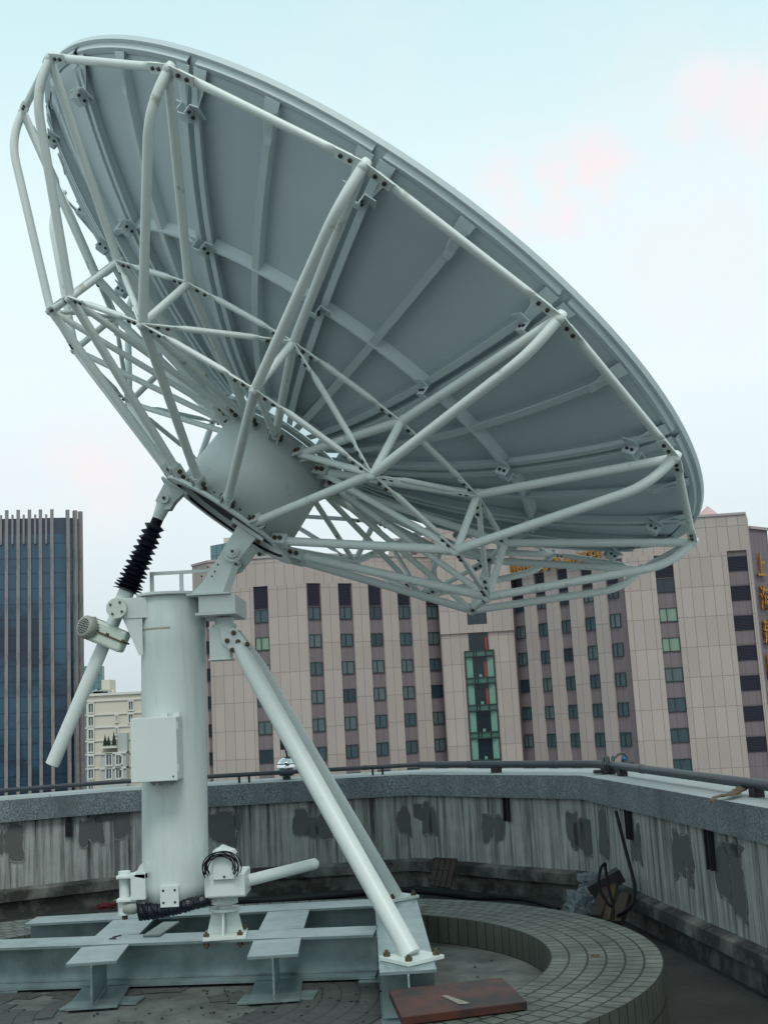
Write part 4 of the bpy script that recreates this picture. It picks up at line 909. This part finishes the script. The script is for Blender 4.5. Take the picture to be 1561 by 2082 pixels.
m.prism([V((at(a_x, a_y, yb).x, yb + .27, at(a_x, a_y, yb).z)) for a_x, a_y in cpl], (0, .03, 0)); m.build('bolted_clamp', PAINT, BH); m = MB(); m.prism([V((at(a_x, a_y, yb).x, yb, at(a_x, a_y, yb).z)) for a_x, a_y in cpl], (0, .03, 0))
for a_x, a_y in ((475, 1287), (462, 1303), (484, 1305), (472, 1322), (503, 1310)): p = at(a_x, a_y, yb); m.bolt((p.x, yb, p.z), (0, -1, 0), .020, .016); m.bolt((p.x, yb - .014, p.z), (0, -1, 0), .010, .02)
m.build('bolted_clamp', [PAINT, RUST], BH)
# braces
F1 = V((.022, 7.72, ZBT + .03)); F2 = V((-.085, 10.13, ZBT + .03))
H1 = at(487, 1318, PY - .12); H2 = at(506, 1325, PY + .14)
def brace(h, f_, rot):
    m = MB(); d = (f_ - h).normalized(); m.tube([h - d * .02, h + d * .10, h + d * .2, f_], [.048, .060, .064, .066], 24); b = m.build('brace_leg', PAINT, ANT)
    m = MB(); c = V((f_.x, f_.y, ZBT + .014)); e1_ = V((cos(rot), sin(rot), 0)) * .148; e2_ = V((-sin(rot), cos(rot), 0)) * .148; m.obox(c, e1_, e2_, V((0, 0, .012))); m.build('foot_plate', PAINT, b, bevel=.002)
    m = MB()
    for s1_, s2_ in ((1, 1), (1, -1), (-1, 1), (-1, -1)):
        c2 = c + e1_ * .76 * s1_ + e2_ * .76 * s2_; m.cyl(c2, c2 + V((0, 0, .036)), .023, 6); m.cyl(c2 + V((0, 0, .036)), c2 + V((0, 0, .05)), .012, 8)
    m.build('foot_bolts', RUST, b)
brace(H1, F1, radians(38)); brace(H2, F2, radians(38))
# base frame of I-beams
def ibeam(p0, p1, h=.30, wd=.34, z1=ZBT, name='base_beam', tf=.018, tw=.014, bot=True):
    p0, p1 = V((p0[0], p0[1], 0)), V((p1[0], p1[1], 0)); d = (p1 - p0).normalized(); sd_ = V((-d.y, d.x, 0)); c = (p0 + p1) / 2; L_ = (p1 - p0).length / 2; m = MB()
    m.obox(V((c.x, c.y, z1 - tf / 2)), d * L_, sd_ * wd / 2, V((0, 0, tf / 2))); m.obox(V((c.x, c.y, z1 - h + tf / 2)), d * L_, sd_ * wd / 2, V((0, 0, tf / 2))); m.obox(V((c.x, c.y, z1 - h / 2)), d * L_, sd_ * tw / 2, V((0, 0, h / 2 - tf)))
    for q_ in (-1, 1):
        m.beam(V((p0.x, p0.y, z1 - h + tf + .004)) + sd_ * q_ * (tw / 2 + .004), V((p1.x, p1.y, z1 - h + tf + .004)) + sd_ * q_ * (tw / 2 + .004), V((0, 0, 1)) + sd_ * q_ * .9, .014, .010)
    for e, s_ in ((p0, 1), (p1, -1)):    # weld beads at the ends
        for k in range(26):
            q = e + d * s_ * .001; m.rev(V((q.x + random.uniform(-.002, .002), q.y, z1 - h + tf + (h - 2 * tf) * (k + .5) / 26)), (0, 0, 1), [(0, -.007), (random.uniform(.007, .010), 0), (0, .007)], 6)
    return m.build(name, GALV, ANT, bevel=.003, label='galvanised steel I-beam of the base frame')
def atb(px, py): p = atz(px, py, ZBT); return (p.x, p.y)
ibeam((-3.9, 9.13), (-.225, 8.79)); ibeam((-3.13, 10.04), (-.25, 10.02))
ibeam((-2.145, 8.19), (-2.19, 8.765), z1=ZBT - .002); ibeam((-2.20, 9.15), (-2.225, 9.86), z1=ZBT - .002)
ibeam((-.905, 8.10), (-.93, 8.66), z1=ZBT - .002); ibeam((-.94, 9.035), (-.955, 9.845), z1=ZBT - .002)
ibeam((-.005, 7.41), (-.085, 10.34), h=.335, wd=.35)
m = MB(); m.obox(V((-.008, 7.55, ZBT - .16)), V((.165, 0, 0)), V((0, .006, 0)), V((0, 0, .14))); m.build('stiffener_plate', GALV, ANT)
for c_, hx_ in (((-1.72, 8.82), .10), ((-.62, 8.72), .11), ((-1.2, 8.70), .05)):
    pass
for cx_, cy_, a_w, b_w in ((-2.08, 8.42, .22, .10), (-2.20, 8.34, .17, .10), (-.86, 8.30, .22, .11), (-.98, 8.26, .17, .12), (-.25, 8.72, .10, .16), (-3.0, 8.98, .15, .12), (-2.2, 10.0, .2, .15), (-.9, 10.0, .2, .15)):
    m = MB(); m.obox(V((cx_, cy_, (ZB + .005 + ZBT - .302) / 2)), V((a_w, -.01, 0)), V((.01, b_w, 0)), V((0, 0, (ZBT - .302 - ZB - .005) / 2 - .001))); m.build('packing_plate', GALV, ANT, bevel=.001)
# loose steel offcut on the front beam
p = atb(308, 1905); q = atb(348, 1878)
m = MB(); m.beam(V((p[0], p[1] - .0, ZBT + .007)), V((q[0], q[1], ZBT + .007)), (0, 0, 1), .13, .012)
tag(m.build('steel_offcut', MOTORM, bevel=.001), 'thin dark steel offcut lying on the front base beam left of the pedestal', 'steel plate')
m = MB(); p = atz(228, 1910, ZBT); m.beam(V((p.x - .02, p.y, ZBT + .004)), V((p.x + .03, p.y + .0, ZBT + .004)), (0, 0, 1), .012, .006); m.beam(V((p.x - .01, p.y + .05, ZBT + .004)), V((p.x + .04, p.y + .12, ZBT + .004)), (0, 0, 1), .006, .006)
tag(m.build('dry_leaf', IRON), 'tiny dark dry leaf curled on the beam crossing at left', 'leaf')

g_ = MB(); rg = random.Random(77)
for k in range(260):
    a_ = rg.uniform(0, 2 * pi); r_ = rg.uniform(.2, 1.85); x_, y_ = RC.x + r_ * cos(a_) * 1.2, RC.y + r_ * sin(a_)
    if V((x_ - RC.x, y_ - RC.y, 0)).length > 1.86 and x_ > RC.x: continue
    s0 = rg.uniform(.004, .013); b_ = rg.uniform(0, 6.3); z_ = ZB + .006
    g_.prism([V((x_ + s0 * cos(b_ + q_) * rg.uniform(.6, 1.3), y_ + s0 * sin(b_ + q_) * rg.uniform(.6, 1.3), z_)) for q_ in (0, 1.5, 3.1, 4.6)], (0, 0, s0 * .5))
g_.build('basin_grit', IRON, kind='stuff')
# ------------------------------------------------------------------ loose things on the roof
m = MB(); zt_b = .452; cs = [atz(790, 2013, zt_b), atz(1021, 1988, zt_b), atz(1071, 2037, zt_b), atz(816, 2069, zt_b)]
bd = thing('wooden_board', (sum(c.x for c in cs) / 4, sum(c.y for c in cs) / 4, ZB), 'thick dark red brown wooden board lying on the floor in front of the beam frame', 'board')
m.prism([c - V((0, 0, .045)) for c in cs], (0, 0, .045)); m.build('board', REDWOOD, bd, bevel=.004)
m = MB(); a = atz(905, 2027, zt_b); b = atz(945, 2042, zt_b)
m.face([a + V((-.02, .004, .003)), a.lerp(b, .4) + V((-.022, -.006, .003)), b + V((-.035, -.008, .003)), b + V((.0, -.016, .003)), b + V((.03, .004, .003)), a.lerp(b, .55) + V((.018, .012, .003)), a + V((.012, .014, .003)), a + V((-.006, .02, .003))]); m.build('scuff_mark', SCUFF, bd)
m = MB(); m.beam(cs[3].lerp(cs[2], .15) + V((0, .08, -.045 - (zt_b - .045 - ZB) / 2)), cs[0].lerp(cs[1], .15) + V((0, -.06, -.045 - (zt_b - .045 - ZB) / 2)), (0, 0, 1), .07, zt_b - .045 - ZB - .008); m.build('batten', WOODY, bd)
m = MB(); m.beam(cs[3].lerp(cs[2], .8) + V((0, .08, -.045 - (zt_b - .045 - ZB) / 2)), cs[0].lerp(cs[1], .8) + V((0, -.06, -.045 - (zt_b - .045 - ZB) / 2)), (0, 0, 1), .07, zt_b - .045 - ZB - .008); m.build('batten', WOODY, bd)
# slatted crate-end leaning on the wall at the corner
pl = thing('wooden_pallet', (.52, 13.35, 0), 'small brown slatted wooden pallet leaning against the parapet corner', 'pallet')
def wp(px, py, Y): return at(px, py, Y)
A0, A1, A2, A3 = wp(872, 1800, 13.1), wp(916, 1806, 13.0), wp(930, 1746, 13.32), wp(884, 1744, 13.45)
m = MB()
for k in range(4):
    a, b = A0.lerp(A1, (k + .06) / 4), A0.lerp(A1, (k + .88) / 4); d, c = A3.lerp(A2, (k + .06) / 4), A3.lerp(A2, (k + .88) / 4); nrm = (b - a).cross(d - a).normalized()
    mm = MB(); mm.prism([a, b, c, d], -nrm * .02 if nrm.y < 0 else nrm * .02); mm.build('slat', WOOD, pl)
for f_ in (.12, .5, .88): mm = MB(); mm.beam(A0.lerp(A3, f_) + V((0, .06, 0)), A1.lerp(A2, f_) + V((0, .06, 0)), (0, 0, 1), .07, .05); mm.build('crosspiece', WOOD, pl)
# heap in the right corner: timber ends, plastic, cables
def timber(a, b, wd, hg, mat, lab):
    m = MB(); m.beam(a, b, (0, 0, 1), wd, hg); tag(m.build('timber_offcut', mat, bevel=.004), lab, 'timber', 'timber offcuts heaped in the corner')
timber(at(1212, 1868, 10.55), at(1236, 1800, 11.0), .10, .07, WOOD, 'short dark brown timber standing slanted beside the crumpled plastic bag')
timber(at(1232, 1878, 10.5), at(1248, 1795, 11.0), .07, .07, WOODY, 'yellowish timber leaning between two dark timbers in the wall corner')
timber(at(1254, 1880, 10.45), at(1272, 1822, 10.7), .09, .08, WOOD, 'dark timber end lowest at the right of the corner heap')
timber(at(1192, 1818, 11.0), at(1262, 1778, 11.0), .16, .12, IRON, 'thick blackened timber lying across the top of the corner heap')
from mathutils import noise as mnoise
def crumple(name, c, r, mat, lab, cat, seed, sq=(1, 1, 1)):
    m = MB(); rows = []
    for i in range(19):
        th = pi * i / 18; row = []
        for j in range(30):
            d = V((sin(th) * cos(2 * pi * j / 30), sin(th) * sin(2 * pi * j / 30), cos(th))); q = d * 1.6 + V((seed * 3.1, 0, 0))
            k = 1 + .45 * mnoise.noise(q) + .40 * abs(mnoise.noise(q * 2.6)) - .30 * abs(mnoise.noise(q * 5.5))
            row.append(V(c) + V((d.x * sq[0], d.y * sq[1], d.z * sq[2])) * r * k)
        rows.append(row)
    m.grid(rows, 0, False); tag(m.build(name, mat), lab, cat)
crumple('plastic_bag', at(1183, 1848, 10.95), .15, BAG, 'crumpled pale plastic bag on the tiled ring by the corner timbers', 'plastic bag', 4, (1.0, .6, 1.1))
crumple('plastic_wrap', at(1205, 1795, 11.35), .11, BAG, 'torn plastic wrapping above the corner timbers on the wall ledge', 'plastic sheet', 8, (1.2, .5, .9))
crumple('red_cloth', at(216, 1843, 13.2), .07, REDCLOTH, 'small crumpled dark red cloth on the roof floor left of the pillar', 'cloth', 5, (1.6, .6, .5))
def cable(name, pts, r, lab, mat=BLACK, cat='cable'):
    m = MB(); m.tube(smooth_path(pts, 6), r, 8); tag(m.build(name, mat), lab, cat)
cable('hanging_cable', [at(1252, 1650, 10.9), at(1262, 1690, 10.82), at(1272, 1730, 10.75), at(1284, 1775, 10.6), at(1290, 1805, 10.5), at(1286, 1835, 10.4), at(1272, 1853, 10.4), at(1255, 1862, 10.45)], .017, 'thick black cable hanging down the wall from under the coping beside an iron bracket')
cable('cable_loop', [at(1246, 1870, 10.3), at(1247, 1845, 10.35), at(1238, 1808, 10.4), at(1231, 1770, 10.5), at(1230, 1757, 10.5), at(1222, 1765, 10.5), at(1217, 1790, 10.45), at(1222, 1815, 10.4), at(1236, 1838, 10.35), at(1246, 1845, 10.35)], .013, 'thin black cable loop standing up out of the corner timber heap')
zfl = .02
cable('black_hose', [atz(300, 1852, zfl), atz(470, 1836, zfl), atz(560, 1834, zfl), atz(700, 1822, .03), atz(800, 1812, .03), atz(870, 1815, .03), atz(960, 1826, .03), atz(1010, 1826, .03) + V((0, 0, .0)), atz(1060, 1829, .04), atz(1100, 1838, .05), atz(1135, 1850, .05)], .022, 'long black hose lying along the foot of the parapet behind the tiled ring', BLACK, 'hose')
# dry husk on the coping
m = MB(); pts = smooth_path([atz(1446, 1634, ZC) + V((0, 0, .015)), atz(1460, 1628, ZC) + V((0, 0, .03)), atz(1480, 1627, ZC) + V((0, 0, .035)), atz(1497, 1622, ZC) + V((0, 0, .04)), atz(1512, 1618, ZC) + V((0, 0, .06))], 5)
nP = len(pts); m.tube(pts, [.012 + .034 * (k / nP) ** .8 + .007 * sin(k * 1.9) for k in range(nP)], 9, 0, True, [.28 + .08 * sin(k) for k in range(nP)], (0, 0, 1)); tag(m.build('dry_palm_husk', LEAFM), 'twisted brown dry husk lying on the coping near the right edge', 'dry husk')
# clamp with coiled wire round the pipe and a blue lamp
cl = atz(1245, 1580, ZC); pc = pth[6].lerp(pth[7], .035); t_ = (pth[7] - pth[6]).normalized()
cc_ = thing('pipe_clamp', (pc.x, pc.y, ZC), 'dark clamp with coiled wire and small blue cap gripping the coping pipe', 'clamp')
m = MB(); m.obox(V((pc.x, pc.y, ZC + .03)), V((.17, 0, 0)), V((0, .05, 0)), V((0, 0, .018))); m.obox(V((pc.x - .02, pc.y, ZC + .05)), V((.07, 0, 0)), V((0, .06, 0)), V((0, 0, .045))); m.build('clamp_base', IRON, cc_, bevel=.01)
m = MB()
for k in range(3):
    pts = [V((pc.x - .06 + .05 * k, pc.y, zP)) + V((.02 * cos(a), .075 * cos(a), .085 * sin(a))) for a in [2 * pi * j / 16 for j in range(17)]]; m.tube(pts, .012, 8)
m.tube(smooth_path([V((pc.x + .04, pc.y, zP + .05)), V((pc.x + .11, pc.y + .02, zP + .10)), V((pc.x + .17, pc.y + .02, zP + .10)), V((pc.x + .19, pc.y + .02, zP + .04)), V((pc.x + .13, pc.y, zP + .03))], 5), .012, 8); m.build('wire_coil', PIPEM, cc_)
m = MB(); c_ = V((pc.x + .15, pc.y - .02, zP + .055)); m.rev(c_, (0, -1, 0), [(0, -.022), (.02, -.018), (.025, 0), (.02, .016), (0, .022)], 16); m.build('blue_cap', BLUEP, cc_)
# mirror ball lamp standing behind the coping
lb_ = at(583, 1592, 15.1); lamp = thing('globe_lamp', (lb_.x, lb_.y, ZC - .3), 'round mirror finished globe lamp on the coping behind the brace legs', 'lamp')
gc_ = at(582, 1561, 14.55); gr = .122
m = MB(); m.rev(gc_, (0, 0, 1), [(0, -gr)] + [(gr * sin(a), -gr * cos(a)) for a in [pi * k / 24 for k in range(1, 24)]] + [(0, gr)], 40); m.build('globe', CHROME, lamp)
m = MB(); m.rev(gc_, (0, 0, 1), [(gr * .97, gr * .33), (gr * 1.0, gr * .36), (gr * .93, gr * .42)], 40); m.rev(gc_, (0, 0, 1), [(gr * .70, -gr * .80), (gr * .82, -gr * .66), (gr * .7, -gr * .62)], 40); m.build('globe_band', FRAME, lamp)
m = MB(); m.cyl((gc_.x, gc_.y, ZC - .02), (gc_.x, gc_.y, gc_.z - gr + .01), .05, 16); m.build('lamp_base', FRAME, lamp)
m = MB(); m.cyl((gc_.x + .02, gc_.y, gc_.z + gr * .9), (gc_.x + .0, gc_.y, gc_.z + gr + .09), .012, 8); m.rev(V((gc_.x + .02, gc_.y, gc_.z + gr * .9)), (0, 0, 1), [(.045, 0), (.03, .02), (0, .03)], 14); m.build('lamp_finial', IRON, lamp)
m = MB(); fz = at(578, 1510, 14.9); m.prism([V((fz.x - .055, 14.9, fz.z + .13)), V((fz.x - .055, 14.9, fz.z - .09)), V((fz.x + .16, 14.9, fz.z - .10)), V((fz.x + .17, 14.9, fz.z + .06))], (0, .02, 0)); m.cyl((fz.x - .052, 14.91, ZC - .02), (fz.x - .052, 14.91, fz.z + .14), .006, 8, 1)
tag(m.build('black_flag', [IRON, CHROME]), 'small black pennant on a thin pole behind the brace legs above the coping', 'flag')
# few small bits of litter on the tiled ring
for k, (x_, y_) in enumerate(((1209, 1945),)):
    p = atz(x_, y_, ZR); rg = random.Random(k); m = MB()
    m.prism([p + V((rg.uniform(.015, .035) * cos(a), rg.uniform(.015, .03) * sin(a), .0)) for a in [2 * pi * j / 7 for j in range(7)]], (0, 0, .008)); tag(m.build('dry_leaf', LEAFM), 'small dry brown leaf on the right side of the tiled ring top', 'leaf')
